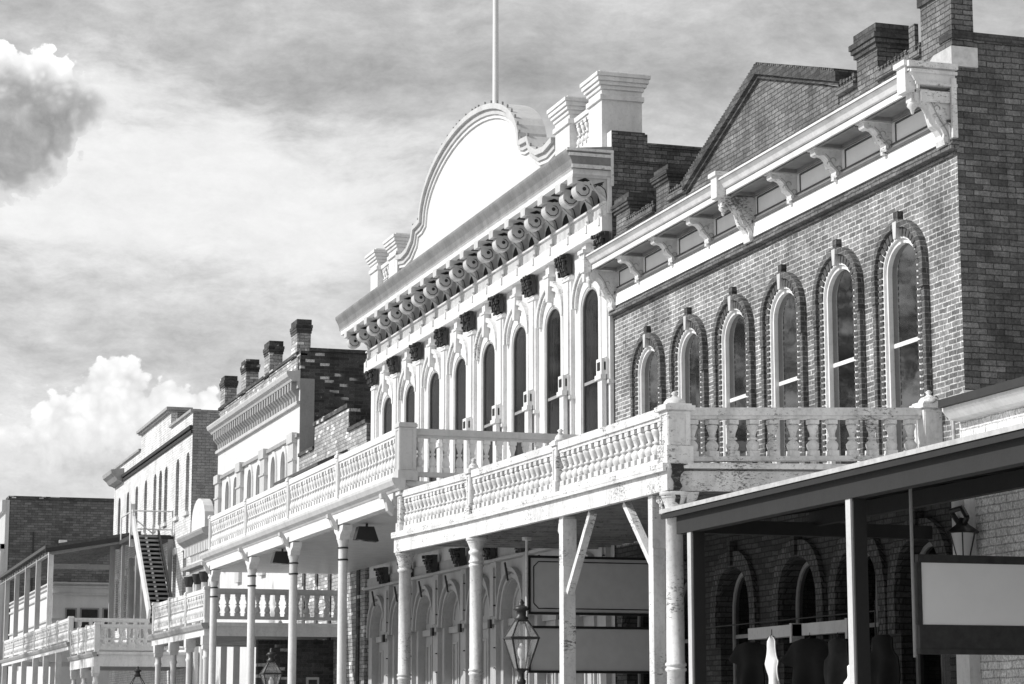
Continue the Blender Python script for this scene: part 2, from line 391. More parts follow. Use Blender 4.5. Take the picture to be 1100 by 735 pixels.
# cornice
m = MB(); m.box(XF - .12, XF - .001, B0 + .02, B1, 10.535, 10.8); m.box(XF - .06, XF - .001, B0 + .02, B1, 10.8, 11.34)
m.build('frieze', 'whiteC', b)
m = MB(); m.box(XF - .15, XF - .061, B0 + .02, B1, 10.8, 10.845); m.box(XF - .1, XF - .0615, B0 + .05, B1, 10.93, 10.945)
m.build('frieze_shadow_moulding', 'shade_line', b)  # dark colour paints in the shadow lines along the frieze
prof = [(XF - .002, 11.36), (XF - .62, 11.36), (XF - .62, 11.30), (XF - .66, 11.30), (XF - .66, 11.41), (XF - .70, 11.43), (XF - .74, 11.50), (XF - .80, 11.55), (XF - .80, 11.61), (XF - .72, 11.62), (XF - .002, 11.72)]
m = MB(); m.prism(prof, 'y', B0 - .02, B1); c = m.build('cornice', 'white', b)
m = MB(); m.box(XF - .45, XF - .12, B0 + .3, B1 - .2, 11.352, 11.358)
BR = [46.05, 44.45, 42.5, 40.55, 38.55, 36.65, 34.8, 32.92, B0 + .17]
for y0, y1 in zip(BR[:-1], BR[1:]):
    a, c_ = y1 + .22, y0 - .22
    m.box(XF - .58, XF - .09, a, a + .05, 11.29, 11.361); m.box(XF - .58, XF - .09, c_ - .05, c_, 11.29, 11.361)
    m.box(XF - .58, XF - .53, a + .05, c_ - .05, 11.29, 11.361); m.box(XF - .14, XF - .09, a + .05, c_ - .05, 11.29, 11.361)
m.build('soffit_moulding', 'gut', c)
m = MB(); m.box(XF - .806, XF - .79, B0 - .02, B1, 11.552, 11.568); m.box(XF - .668, XF - .655, B0 - .02, B1, 11.404, 11.42); m.build('gutter_shade_line', 'shade_line', c)  # dark strips paint groove shade onto the evenly lit cornice steps
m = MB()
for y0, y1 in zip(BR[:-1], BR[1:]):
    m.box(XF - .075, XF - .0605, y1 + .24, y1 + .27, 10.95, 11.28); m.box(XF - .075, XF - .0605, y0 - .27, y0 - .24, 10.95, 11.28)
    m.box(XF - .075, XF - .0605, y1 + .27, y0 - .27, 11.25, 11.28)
m.build('frieze_panel_shade_line', 'shade_line', b)  # panel outlines coloured dark to stand in for their shadow lines
def scroll(x, w0, zt, zb_, big=False):
    """console outline seen from the end: (x,z)"""
    H = zt - zb_
    P = [(0, 0), (.0, 1), (1, 1), (1, .86), (.97, .80), (.86, .76), (.74, .80), (.62, .76), (.52, .64), (.47, .5), (.42, .38), (.30, .30), (.22, .2), (.24, .1), (.2, .0)]
    return [(x - w0 * a, zb_ + H * t) for a, t in P]
for i, y in enumerate(BR):
    big = i in (0, 4, 8)
    m = MB()
    if big:
        hw = .15 if i == 4 else .14
        m.prism(scroll(XF - .063, .62, 11.29, 10.45), 'y', y - hw, y + hw)
        m.box(XF - .66, XF - .45, y - hw - .03, y + hw + .03, 11.29, 11.298)
        m.prism([(XF - .72, 11.30), (XF - .52, 11.30), (XF - .52, 11.12), (XF - .62, 11.02), (XF - .72, 11.12)], 'y', y - .09, y + .09)
        m.lathe([(.07, 11.12), (.09, 11.06), (.04, 11.0), (.02, 10.93)], XF - .66, y, 8)
        m.box(XF - .84, XF - .66, y - .14, y + .14, 11.25, 11.66); m.box(XF - .88, XF - .62, y - .18, y + .18, 11.66, 11.74)
    else:
        m.prism(scroll(XF - .063, .5, 11.29, 10.83), 'y', y - .1, y + .1)
        m.box(XF - .6, XF - .07, y - .15, y + .15, 11.291, 11.33); m.box(XF - .2, XF - .08, y - .05, y + .05, 10.78, 10.829)
    o = m.build('bracket', 'whiteD', b)
    # carved foliage lines on the camera side
    m = MB(); zb_ = 10.5 if big else 10.86; zt = 11.22; yy = y - (.145 if big else .1)
    pts = []
    for k in range(22):
        t = k / 21; pts.append((XF - .12 - (.4 if big else .26) * t ** 1.5 + .02 * math.sin(t * 9), yy - .004, zb_ + (zt - zb_) * t))
    m.tube(pts, .008, 4)
    for k, sg in ((7, 1), (11, -1), (15, 1)):
        c0 = pts[k]; m.tube([(c0[0] + sg * .05 * (1 - math.cos(q * .7)), yy - .004, c0[2] + .045 * math.sin(q * .7)) for q in range(6)], .008, 4)
    m.build('carving', 'mould', o)
m = MB(); m.box(XF - .09, XF - .002, B0 - .06, B0 - .001, 10.55, 11.5); m.box(XF - .6, XF - .1, B0 - .015, B0 - .001, 11.1, 11.28)
m.build('cornice_end_board', 'whiteD', b)
m = MB()
for (xa, z0_, z1_, e_) in ((.83, 11.63, 11.72, .07), (.78, 11.55, 11.6, .04), (.7, 11.36, 11.41, .03)): m.box(XF - xa, XF + .02, B0 - .02 - e_, B0 - .0205, z0_, z1_)
m.build('cornice_return', 'whiteD', c)
# gable, parapet copings, chimneys
PX = XF + .02
m = MB(); m.prism([(34.95, 12.05), (34.95, 12.5), (38.25, 13.6), (41.7, 12.35), (41.9, 12.05)], 'x', PX, PX + .34); m.build('gable', 'brickG', b)
m = MB()
for (a, c_) in (((34.8, 12.58), (38.25, 13.66)), ((38.25, 13.66), (42.0, 12.25))):
    ln = [a, c_]; m.ring([(a[0], a[1] + .16), (c_[0], c_[1] + .16)], [(a[0], a[1] - .02), (c_[0], c_[1] - .02)], PX - .12, PX + .4)
    m.ring([(a[0], a[1] - .022), (c_[0], c_[1] - .022)], [(a[0], a[1] - .1), (c_[0], c_[1] - .1)], PX - .06, PX + .34)
m.build('gable_coping', 'brickC', b)
m = MB()
for k in range(40):
    y = 34.9 + k * .085; z = 12.74 + (y - 34.8) / 3.45 * 1.08
    m.box(PX - .1, PX + .38, y, y + .05, z - .02, z + .05)
for k in range(42):
    y = 38.3 + k * .088; z = 13.82 - (y - 38.25) / 3.75 * 1.41
    m.box(PX - .1, PX + .38, y, y + .05, z - .02, z + .05)
m.build('coping_bricks', 'brickG', b)
m = MB()
for a, c_, z in ((31.8, 33.4, 12.16), (34.2, 34.9, 12.3), (41.9, 43.0, 12.2), (43.8, 45.5, 12.16)):
    m.box(PX, PX + .3, a, c_, 12.1, z + .02); m.box(PX - .08, PX + .34, a, c_, z + .02, z + .12); m.box(PX - .03, PX + .3, a, c_, z + .12, z + .2)
    for k in range(int((c_ - a) / .12)): m.box(PX - .06, PX + .3, a + k * .12, a + k * .12 + .08, z + .19, z + .2 + random.uniform(.02, .07))
    m.build('parapet_coping', 'brickG', b); m = MB()
def chimney(par, x0, x1, y0, y1, z0, z1, mat='brickG', capmat='brickC', ch=.42, e=.1):
    o = MB().box(x0, x1, y0, y1, z0, z1 - ch).build('chimney', mat, par)
    m = MB(); 
    for k, (ee, a, b_) in enumerate(((.4, 0, .2), (.75, .2, .38), (1, .38, .6), (.35, .6, 1.0))):
        m.box(x0 - e * ee, x1 + e * ee, y0 - e * ee, y1 + e * ee, z1 - ch + ch * a, z1 - ch + ch * b_)
    m.build('chimney_cap', capmat, o); return o
chimney(b, PX, PX + .5, 45.35, 46.2, 11.6, 12.95, ch=.34)
chimney(b, PX, PX + .5, 43.0, 43.75, 11.6, 13.02, ch=.34)
chimney(b, PX, PX + .55, 33.42, 34.2, 11.6, 13.2, ch=.42)
chimney(b, PX - .06, PX + .32, 30.74, 31.75, 11.9, 13.75, mat='brickG', ch=.8)
MB().prism([(30.7, 11.7), (30.7, 12.02), (31.3, 12.02), (31.8, 11.74)], 'x', PX - .1, PX + .36).build('chimney_base_flashing', 'flash', b)
m = MB()
m.box(XF - .05, XF + .02, 31.95, 32.15, 12.2, 12.75); m.build('broken_pier', 'brickG', b)
# ground-floor arcade
AC = [32.3, 34.5, 36.85, 39.75, 42.5, 44.9]; ops = [lancet(y, 1.6, .5, 3.6, .85) for y in AC]
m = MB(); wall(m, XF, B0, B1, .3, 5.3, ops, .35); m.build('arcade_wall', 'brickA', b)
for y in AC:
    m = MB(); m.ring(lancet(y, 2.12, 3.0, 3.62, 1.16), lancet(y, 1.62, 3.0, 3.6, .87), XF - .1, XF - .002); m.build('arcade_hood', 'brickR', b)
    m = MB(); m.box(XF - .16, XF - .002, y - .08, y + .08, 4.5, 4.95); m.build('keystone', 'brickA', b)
    window(b, y, 1.58, .5, 3.6, .84, XF + .24, .08, rail=3.2, mats=('grey', 'glassD'), shape=lancet, mull=True)

# ================================================================== B's PORCH
p = thing('balcony_porch', (14.6, 39, .3), 'weathered peeling white balcony porch with urn balusters on the brick building', 'porch')
def zoff(y):  # sag of the old deck along the street
    ks = [(30, 0), (31.7, 0), (37, .04), (42.3, .1), (47.4, .2)]
    for (a, za), (b_, zb_) in zip(ks[:-1], ks[1:]):
        if y <= b_: return za + (zb_ - za) * (y - a) / (b_ - a)
    return .2
PY = [31.7, 36.9, 42.15, 47.35]
for y0, y1 in zip(PY[:-1], PY[1:]):
    pass
deck = MB()
ys = [31.45] + PY[1:-1] + [47.6]
for a, c_ in zip(ys[:-1], ys[1:]):
    za, zc = zoff(a), zoff(c_)
    vs = []
    for (y, z) in ((a, za), (c_, zc)):
        vs += [(12.22, y, 5.34 + z), (XF - .13, y, 5.46 + z * .5), (XF - .13, y, 5.53 + z * .5), (12.22, y, 5.41 + z)]
    deck.add(vs, [(0, 1, 5, 4), (1, 2, 6, 5), (2, 3, 7, 6), (3, 0, 4, 7), (0, 1, 2, 3), (4, 5, 6, 7)])
deck.build('deck', 'peel', p)
m = MB()
for a, c_ in zip(ys[:-1], ys[1:]):
    m.beam((12.34, a, 5.17 + zoff(a) * .9), (12.34, c_, 5.17 + zoff(c_) * .9), .1, .335)
    m.beam((12.25, a, 5.315 + zoff(a)), (12.25, c_, 5.315 + zoff(c_)), .05, .05)
m.build('front_beam', 'peel2', p)
m = MB(); m.beam((12.4, 31.6, 5.15), (XF - .14, 31.6, 5.27), .12, .3); m.beam((12.3, 31.46, 5.36), (XF - .14, 31.46, 5.47), .06, .06)
m.build('end_beam', 'peel', p)
m = MB()
for k in range(22):
    y = 32.3 + k * .7
    m.beam((12.45, y, 5.2 + zoff(y)), (XF - .13, y, 5.32 + zoff(y) * .5), .06, .2)
m.build('joist', 'joist', p)
balB = balmesh('baluster', .56, .19, 'peel2', 0, 12)
for a, c_ in zip(PY[:-1], PY[1:]):
    rail_run(p, (XP, a + .16, zoff(a)), (XP, c_ - .16, zoff(c_)), 5.44, 5.53, 6.1, 6.29, 'peel2', balB, .29, .2)
rail_run(p, (XP + .16, 31.7, 0), (XF - .3, 31.7, .16), 5.46, 5.53, 6.1, 6.27, 'peel2', balB, .31, .2, 12)
rpost(p, XP + .06, 31.7, 5.41, 6.22, .34, 'peel', .07, True, .27)
for y in PY[1:3]: rpost(p, XP, y, 5.41 + zoff(y), 6.24 + zoff(y), .2, 'peel', .05, True, .2)
rpost(p, XP, 47.35, 5.41 + .2, 6.2 + .2, .24, 'peel', .05, True, .2)
rpost(p, XF - .12, 31.7, 5.5, 6.42, .34, 'peel2', .06, True)
def column(par, x, y, z0, z1, r, mat, rings=(), cap=.2, sq=False):
    m = MB()
    pr = [(r * 1.35, z0), (r * 1.35, z0 + .12), (r * 1.1, z0 + .2), (r, z0 + .3)]
    for zr in sorted(rings):
        pr += [(r, zr - .08), (r * 1.16, zr - .06), (r * 1.16, zr - .03), (r * 1.02, zr - .02), (r * 1.02, zr), (r * 1.16, zr + .01), (r * 1.16, zr + .04), (r, zr + .06)]
    pr += [(r * .94, z1 - cap - .12), (r * 1.18, z1 - cap - .1), (r * 1.18, z1 - cap - .05), (r * .96, z1 - cap - .03), (r * 1.0, z1 - cap), (r * 1.35, z1 - .09)]
    m.lathe(pr, x, y, 20)
    o = m.build('column', mat, par)
    c = MB(); c.lathe([(r * 1.4, z1 - .088), (r * 1.45, z1 - .07), (r * 1.45, z1 - .055), (r * 1.6, z1 - .05), (r * 1.6, z1)], x, y, 20)
    c.build('capital', mat, o); return o
column(p, XP, 31.62, .3, 4.99, .135, 'peel2', (2.42,), .22)
column(p, XP, 41.95, .3, 5.08, .125, 'peel2', (2.55, 4.6), .2)
column(p, XP, 47.3, .3, 5.16, .135, 'peel2', (2.55,), .3)
for (y, w) in ((36.55, .22), (32.35, .2)):
    m = MB(); m.box(XP - w / 2, XP + w / 2, y - w / 2, y + w / 2, .3, 5.0 + zoff(y)); m.box(XP - w / 2 - .015, XP + w / 2 + .015, y - w / 2 - .02, y - w / 2 - .001, 4.2, 5.0)
    m.build('square_post', 'peel2', p, .008)
m = MB(); m.beam((XP, 36.42, 3.75), (XP, 35.25, 5.0), .12, .1); m.build('brace', 'peel2', p)
m = MB(); m.beam((XP, 32.5, 4.0), (XP, 33.65, 5.0), .12, .1); m.build('brace', 'peel2', p)
# corner scroll beneath the big post
for q in (('x', [(31.95, 5.0), (32.2, 5.0), (32.2, 4.9), (32.08, 4.85), (32.05, 4.72), (31.95, 4.65)], XP - .06, XP + .06),
          ('x', [(36.85, 5.0), (36.7, 5.0), (36.7, 4.5), (36.78, 4.55), (36.76, 4.7), (36.9, 4.82)], XP - .05, XP + .05),
          ('y', [(XP + .16, 4.995), (XP + .36, 4.995), (XP + .32, 4.88), (XP + .22, 4.82), (XP + .2, 4.6), (XP + .16, 4.55)], 31.5, 31.62)):
    MB().prism(q[1], q[0], q[2], q[3]).build('scroll_bracket', 'peel', p)
rp = [(12.34, 5.4), (12.37, 5.28), (12.35, 5.2), (12.4, 5.12), (12.38, 5.0), (12.42, 4.9), (12.41, 4.84), (12.47, 4.8), (12.49, 4.9), (12.47, 5.0), (12.52, 5.06), (12.48, 5.15), (12.5, 5.24), (12.56, 5.3), (12.54, 5.37), (12.62, 5.4)]
MB().prism(rp, 'y', 31.42, 31.463).build('rotted_corner_board', 'rot', p)

# ================================================================== C: WHITE BUILDING
C0, C1 = 46.42, 68.45
c = thing('white_building', (XF, 57.4, .3), 'ornate white building with a rounded pediment, scrolled brackets and eight tall arched windows', 'building')
CW = [47.9 + 2.633 * k for k in range(8)]; CP = [46.62 + 2.633 * k for k in range(9)]
m = MB(); wall(m, XF, C0, C1, 5.7, 12.3, [arch(y, 1.16, 7.0, 10.86, .44, 14) for y in CW], .3)
wall(m, XF, C0, C1, 12.3, 14.6, [], .3)
m.build('front_wall', 'white', c)
m = MB(); shell(m, XF, 34, C0 + .01, C1, .3, 14.1); m.box(17.2, 33.7, C0 + .3, C1 - .3, 14.0, 14.1); m.box(17.2, 33.7, C0 + .3, C1 - .3, 5.9, 6.1)
m.build('side_wall', 'brickD', c)
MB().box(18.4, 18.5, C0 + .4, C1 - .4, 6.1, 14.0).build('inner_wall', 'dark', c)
m = MB(); m.box(XF + .02, 17.75, C0 - .02, C0 + .34, 13.9, 14.56); m.box(17.75, 24, C0 - .02, C0 + .34, 13.9, 14.28); m.box(17.75, 24, C0 - .06, C0 + .38, 14.28, 14.36)
m.build('party_wall', 'brickD', c)
for i, y in enumerate(CW):
    window(c, y, 1.16, 7.0, 10.86, .44, XF + .005, .05, rail=9.15, mats=('grey', 'glassD'), cmat='curtain', curtain=([[(-.85, -.2), (.1, .9)], [(-.9, -.5), (.3, .9)], [(-.9, .0), (.4, .9)], [(-.85, -.3), (.2, .9)]][i % 4], 11.1))
    m = MB(); m.ring(arch(y, 1.5, 7.0, 10.9, .62, 14), arch(y, 1.2, 7.0, 10.88, .46, 14), XF - .025, XF - .001)
    m.build('window_surround', 'white', c)
    m = MB(); m.ring(arch(y, 2.0, 10.95, 11.1, .82, 14, 1.75), arch(y, 1.8, 10.95, 11.1, .70, 14, 1.75), XF - .13, XF - .002)
    m.ring(arch(y, 1.74, 10.95, 11.1, .66, 14, 1.75), arch(y, 1.62, 10.95, 11.1, .58, 14, 1.8), XF - .08, XF - .002)
    o = m.build('hood_mould', 'whiteD', c)
    m = MB(); m.prism([(y - .07, 11.42), (y + .07, 11.42), (y + .13, 12.0), (y - .13, 12.0)], 'x', XF - .17, XF - .002); m.box(XF - .2, XF - .002, y - .2, y + .2, 12.0, 12.06)
    m.box(XF - .15, XF - .002, y - .13, y + .13, 12.06, 12.3)
    m.build('keystone', 'white', o)
def corbel(m, x, y0, y1, z0, z1, out):
    n = 6
    for k in range(n):
        a = z0 + (z1 - z0) * k / n; b_ = z0 + (z1 - z0) * (k + .8) / n
        e = out * (.55 + .45 * (k / (n - 1))) + (.02 if k % 2 else 0)
        yy = (y1 - y0) * (.06 if k % 2 else -.02)
        m.box(x - e * .8, x, y0 + yy + .03, y1 - yy - .03, a, b_)
        for q in range(5):
            yq = y0 + (y1 - y0) * (q + .5) / 5 + random.uniform(-.02, .02); m.box(x - e - random.uniform(0, .05), x - e * .8, yq - .035, yq + .035, a - .02, b_ - random.uniform(0, .03))
    m.box(x - out * .5, x, y0 + .02, y1 - .02, z0, z1)
for i, y in enumerate(CP):
    w = .26
    m = MB(); m.box(XF - .09, XF - .001, y - w, y + w, 6.9, 11.8); m.box(XF - .13, XF - .0901, y - w + .1, y + w - .1, 9.5, 11.65)
    m.box(XF - .14, XF - .001, y - w - .04, y + w + .04, 11.68, 11.76); m.box(XF - .15, XF - .001, y - w - .05, y + w + .05, 7.0, 7.5)
    m.box(XF - .14, XF - .001, y - w - .03, y + w + .03, 8.9, 8.98)
    o = m.build('pilaster', 'white', c)
    m = MB()
    for k in range(20): m.box(XF - .105, XF - .0905, y + w - .06, y + w - .03, 7.7 + k * .2, 7.73 + k * .2)
    m.build('studs', 'mould', o)
    m = MB(); corbel(m, XF - .09, y - w - .02, y + w + .02, 11.82, 12.28, .2); m.build('capital', 'blackm', o)
    m = MB(); m.box(XF - .26, XF - .14, y - .17, y + .17, 9.1, 9.46); m.box(XF - .29, XF - .14, y - .2, y + .2, 9.0, 9.1); m.box(XF - .24, XF - .14, y - .14, y + .14, 7.5, 9.0)
    m.box(XF - .16, XF - .091, y - .2, y + .2, 9.0, 9.46)
    m.build('pedestal_block', 'white', o)
    m = MB(); m.box(XF - .275, XF - .261, y - .08, y + .08, 9.2, 9.38); m.box(XF - .2, XF - .14, y - .175, y - .1701, 9.2, 9.38); m.build('dark_inset', 'dark', o)
m = MB(); m.box(XF - .24, XF - .001, C0, C1, 12.3, 12.62); m.build('architrave', 'white', c)
m = MB(); m.box(XF - .14, XF - .001, C0, C1, 12.62, 12.93); m.box(XF - .2, XF - .001, C0, C1, 12.93, 12.98); m.build('fluted_frieze', 'whiteD', c)
m = MB()
n = int((C1 - C0) / .09)
for k in range(n): m.box(XF - .165, XF - .141, C0 + .03 + k * .09, C0 + .075 + k * .09, 12.66, 12.88)
m.build('fluting', 'white', c)
prof = [(XF - .001, 13.5), (XF - .92, 13.5), (XF - .92, 13.62), (XF - .96, 13.66), (XF - .95, 13.72), (XF - .985, 13.85), (XF - 1.06, 13.98), (XF - 1.08, 14.03), (XF - 1.08, 14.09), (XF - .001, 14.2)]
m = MB(); m.prism(prof[:4] + [(XF - .001, 13.66)], 'y', C0 - .02, C1 + .3); cor = m.build('cornice', 'white', c)
m = MB(); m.prism([(XF - .001, 13.662), (XF - .955, 13.662)] + prof[4:], 'y', C0 - .1, C1 + .4); m.build('cornice_gutter', 'gut', cor)
CB = [46.6] + [47.45 + 1.293 * k for k in range(17)]
def circ(cx, cz, r, a0, a1, n): return [(cx + r * math.cos(R(a0 + (a1 - a0) * k / n)), cz + r * math.sin(R(a0 + (a1 - a0) * k / n))) for k in range(n + 1)]
cons = [(-.0, .0), (0, .62), (-.9, .62), (-.9, .5), (-.86, .46)] + circ(-.64, .29, .2, 140, 320, 12) + [(-.46, .26), (-.4, .33), (-.3, .35), (-.22, .28), (-.17, .14), (-.14, 0), (-.1, -.12), (-.04, -.22)]
pm = MB(); pm.prism([(q[0], q[1]) for q in cons], 'y', -.15, .15)
pm.prism(circ(-.66, .3, .09, 0, 330, 10), 'y', -.165, .165, True); pm.box(-.92, -.8, -.17, .17, .42, .55)
pm.box(-.92, -.0, -.2, .2, .55, .62)
pm.tube([(-.06, -.16, -.1), (-.16, -.16, .12), (-.3, -.16, .22), (-.42, -.16, .34), (-.5, -.16, .5)], .022, 6)
consM = pm.mesh('bracket', 'cream')
pe = MB(); pe.prism(circ(-.64, .3, .045, 0, 330, 8), 'y', -.18, .18)
pe.prism([(-.8, .48), (-.7, .52), (-.55, .5), (-.66, .46)], 'y', -.156, .156); pe.prism([(-.4, .42), (-.3, .46), (-.16, .5), (-.26, .38)], 'y', -.156, .156)
pe.tube([(-.64 + (.17 - .012 * q) * math.cos(R(200 + q * 42)), -.152, .29 + (.17 - .012 * q) * math.sin(R(200 + q * 42))) for q in range(9)], .011, 4); pe.prism([(-.72, .5), (-.62, .56), (-.5, .5), (-.56, .47)], 'y', -.156, -.15); pe.tube([(-.5, -.152, .42), (-.38, -.152, .36), (-.3, -.152, .44), (-.2, -.152, .42)], .012, 4); pe.tube([(-.42, -.152, .4), (-.28, -.152, .42), (-.15, -.152, .32), (-.1, -.152, .12), (-.07, -.152, -.05)], .012, 4)
eyeM = pe.mesh('scroll_eye', 'dgrey')
for y in CB:
    o = put('bracket', consM, c, (XF - .001, y, 12.92)); put('scroll_eye', eyeM, o, (XF - .001, y, 12.92))
    m = MB(); m.box(XF - .27, XF - .241, y - .05, y + .05, 12.45, 12.62); m.lathe([(.03, 12.62), (.06, 12.66), (.04, 12.72)], XF - .2, y, 8); m.build('bracket_drop', 'white', o)
m = MB()
for a, b_ in zip(CB[:-1], CB[1:]):
    yc = (a + b_) / 2; MB().prism([(yc - .4, 13.0)] + [(yc - .4 * math.cos(math.pi * k / 8), 13.12 + .24 * math.sin(math.pi * k / 8)) for k in range(9)] + [(yc + .4, 13.0)], 'x', XF - .02, XF - .0015).build('vent_opening', 'dark', c)
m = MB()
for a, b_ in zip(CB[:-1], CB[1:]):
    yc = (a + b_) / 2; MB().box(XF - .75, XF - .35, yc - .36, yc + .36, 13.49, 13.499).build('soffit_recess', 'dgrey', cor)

# pediment
yc = 57.45
def topline():
    L = [(61.9 + 2.9, 15.3), (64.2, 15.22), (63.6, 15.28), (63.1, 15.5), (62.9, 15.8), (62.35, 15.85)]
    for k in range(25):
        a = math.pi * k / 24; cc, ss = math.cos(a), math.sin(a)
        L.append((yc + 4.75 * math.copysign(abs(cc) ** 1.02, cc), 15.85 + 1.84 * ss ** 1.0))
    Rr = [(2 * yc - y, z) for y, z in L[:6]][::-1]
    return L + Rr
TL = topline()
m = MB(); m.prism([(TL[0][0], 14.1)] + TL + [(TL[-1][0], 14.1)], 'x', XF - .02, XF + .5); m.build('pediment', 'plaster', c)
def inset(path, d):
    out = []
    for i, q in enumerate(path):
        a = path[max(i - 1, 0)]; b_ = path[min(i + 1, len(path) - 1)]
        dy, dz = b_[0] - a[0], b_[1] - a[1]; L = math.hypot(dy, dz) or 1
        out.append((q[0] - dz / L * -d * -1, q[1] + dy / L * d))
    return out
m = MB(); m.ring(inset(TL, -.04), inset(TL, .1), XF - .2, XF + .56); m.ring(inset(TL, .1), inset(TL, .24), XF - .12, XF - .021)
mo = m.build('pediment_moulding', 'cream', c)
m = MB(); m.ring(inset(TL, .24), inset(TL, .34), XF - .07, XF - .0215); m.build('inner_bead', 'white', mo)
stud = MB().box(-.025, .025, -.025, .025, -.01, .06).mesh('coping_stud', 'mould'); tp = inset(TL, -.05)
for (a, b_) in zip(tp[:-1], tp[1:]):
    L = math.hypot(b_[0] - a[0], b_[1] - a[1]); k = max(1, int(L / .3))
    for j in range(k):
        y, z = a[0] + (b_[0] - a[0]) * j / k, a[1] + (b_[1] - a[1]) * j / k; put('coping_stud', stud, mo, (XF - .165, y, z))
m = MB()
for (y0, y1, x0, x1, zt, e) in ((48.95, 50.0, XF, XF + .55, 15.72, .16), (46.72, 47.6, XF, XF + .85, 15.72, .16), (64.9, 65.9, XF, XF + .55, 15.72, .16), (67.3, 68.2, XF, XF + .6, 15.72, .16)):
    m.box(x0 - .12, x1, y0, y1, 14.12, zt - .1); m.box(x0 - .17, x1 + .04, y0 - .05, y1 + .05, 15.38, 15.5)
    pier_cap(m, x0 - .12, x1, y0, y1, zt - .1, e, .42)
    m.build('parapet_pier', 'white', c, .01); m = MB()
MB().box(XF + .01, XF + .8, 46.42, 47.2, 14.2, 14.6).build('brick_pier_base', 'brickDD', c)
balC2 = balmesh('baluster', .62, .2, 'white', 1, 8)
for a, b_ in ((47.6, 48.95), (65.9, 67.3)):
    rail_run(c, (XF + .1, a, 0), (XF + .1, b_, 0), 14.4, 14.72, 15.34, 15.5, 'white', balC2, .3, .24)
    MB().box(XF - .05, XF + .3, a, b_, 14.1, 14.4).build('parapet_base', 'white', c)
m = MB(); fy = 57.2; m.lathe([(.085, 17.3), (.085, 18.2), (.075, 22), (.06, 27)], 17.5, fy, 12)
q = m.build('flagpole', 'pole', c)
MB().box(17.3, 17.7, fy - .3, fy + .3, 17.3, 17.7).build('pole_base', 'coping', q)
# end piece of the cornice with fluted end block
MB().box(XF - .12, XF - .02, C0 - .06, C0 - .021, 12.7, 13.5).build('end_board', 'whiteD', c)
m = MB()
for (a_, b_, zz, z2_, e_) in ((XF - 1.09, XF, 14.04, 14.1, .05), (XF - 1.04, XF, 13.93, 14.0, .02), (XF - .97, XF, 13.66, 13.74, .03)): m.box(a_, b_, C0 - .1 - e_, C0 - .101, zz, z2_)
m.box(XF - .06, XF, C0 - .14, C0 - .101, 13.3, 14.1); m.build('cornice_return', 'whiteD', cor)
# ground arcade of C
CA = [48.25 + 2.7 * k for k in range(8)]
m = MB(); wall(m, XF, C0, C1, .3, 5.7, [arch(y, 1.75, .5, 4.15, .92, 14) for y in CA], .3); m.build('arcade_wall', 'door', c)
m = MB(); m.box(XF - .2, XF - .001, C0, C1, 5.55, 5.62); m.box(XF - .06, XF - .001, C0, C1, 5.62, 5.9); m.build('arcade_cornice', 'door', c)
for k, y in enumerate(CA):
    m = MB(); m.ring(arch(y, 2.2, 4.1, 4.15, 1.2, 14), arch(y, 2.06, 4.1, 4.15, 1.1, 14), XF - .13, XF - .002)
    m.ring(arch(y, 1.98, 4.1, 4.15, 1.04, 14), arch(y, 1.78, 4.1, 4.15, .94, 14), XF - .07, XF - .002); h = m.build('arch_moulding', 'door', c)
    m = MB(); m.tube([(XF - .12, y + .12, 5.02), (XF - .2, y + .12, 5.47)], .028, 6); m.build('iron_holder', 'black', h)
    d = MB(); d.prism(arch(y, 1.74, .3, 4.15, .92, 14), 'x', XF + .22, XF + .28)
    d.box(XF + .12, XF + .22, y - .87, y + .87, 3.95, 4.12)
    for s in (-1, 1):
        a, e = sorted((y + s * .08, y + s * .78)); i0, i1 = a + .12, e - .12
        d.ring([(i0, 1.2), (i0, 3.7), (i1, 3.7), (i1, 1.2)], [(i0 + .05, 1.25), (i0 + .05, 3.65), (i1 - .05, 3.65), (i1 - .05, 1.25)], XF + .17, XF + .221)
    d.box(XF + .15, XF + .221, y - .04, y + .04, .3, 3.95)
    d.ring(arch(y, 1.3, 4.3, 4.35, .6, 10), arch(y, 1.15, 4.3, 4.35, .52, 10), XF + .18, XF + .221)
    d.build('door', 'door', c)
for k in range(9):
    y = 46.9 + 2.7 * k
    if y > C1: continue
    m = MB(); m.box(XF - .12, XF - .001, y - .24, y + .24, .3, 5.55); m.box(XF - .17, XF - .121, y - .14, y + .14, 4.2, 5.4); m.box(XF - .18, XF - .121, y - .28, y + .28, 4.0, 4.12)
    o = m.build('pilaster', 'door', c)
    m = MB(); corbel(m, XF - .12, y - .22, y + .22, 5.63, 6.1, .3); m.build('corbel', 'blackm', o)
    m = MB(); m.box(XF - .24, XF - .171, y - .09, y + .09, 3.9, 4.12); m.build('iron_box', 'black', o)
    m = MB()
    for zz in (2.9, 3.4, 4.45, 5.15): m.lathe([(.035, zz), (.02, zz + .03)], XF - .15, y - .2, 6)
    m.build('rivets', 'dgrey', o)

# ================================================================== C's PORCH
p = thing('balcony_porch', (14.6, 59, .3), 'tall white balcony porch on slender banded columns before the building with the rounded pediment', 'porch')
K0, K1 = 47.45, 71.1
MB().box(12.3, XF - .25, K0 - .1, K1, 6.62, 6.72).build('deck', 'white', p)
m = MB(); m.prism([(12.42, 6.5), (12.28, 6.5), (12.24, 6.56), (12.17, 6.6), (12.12, 6.7), (12.12, 6.76), (12.42, 6.76)], 'y', K0 - .3, K1 + .1)
m.build('gutter', 'cream', p)
m = MB(); m.box(12.3, 12.5, K0 + .3, K1 - .05, 6.22, 6.499); m.box(12.502, XF - .26, K0 + .32, K0 + .45, 6.25, 6.61); m.box(12.502, XF - .26, K1 - .3, K1 - .15, 6.2, 6.61)
m.build('beam', 'white', p)
MB().box(12.501, XF - .27, K0 + .451, K1 - .301, 6.2, 6.24).build('ceiling', 'ceil', p)
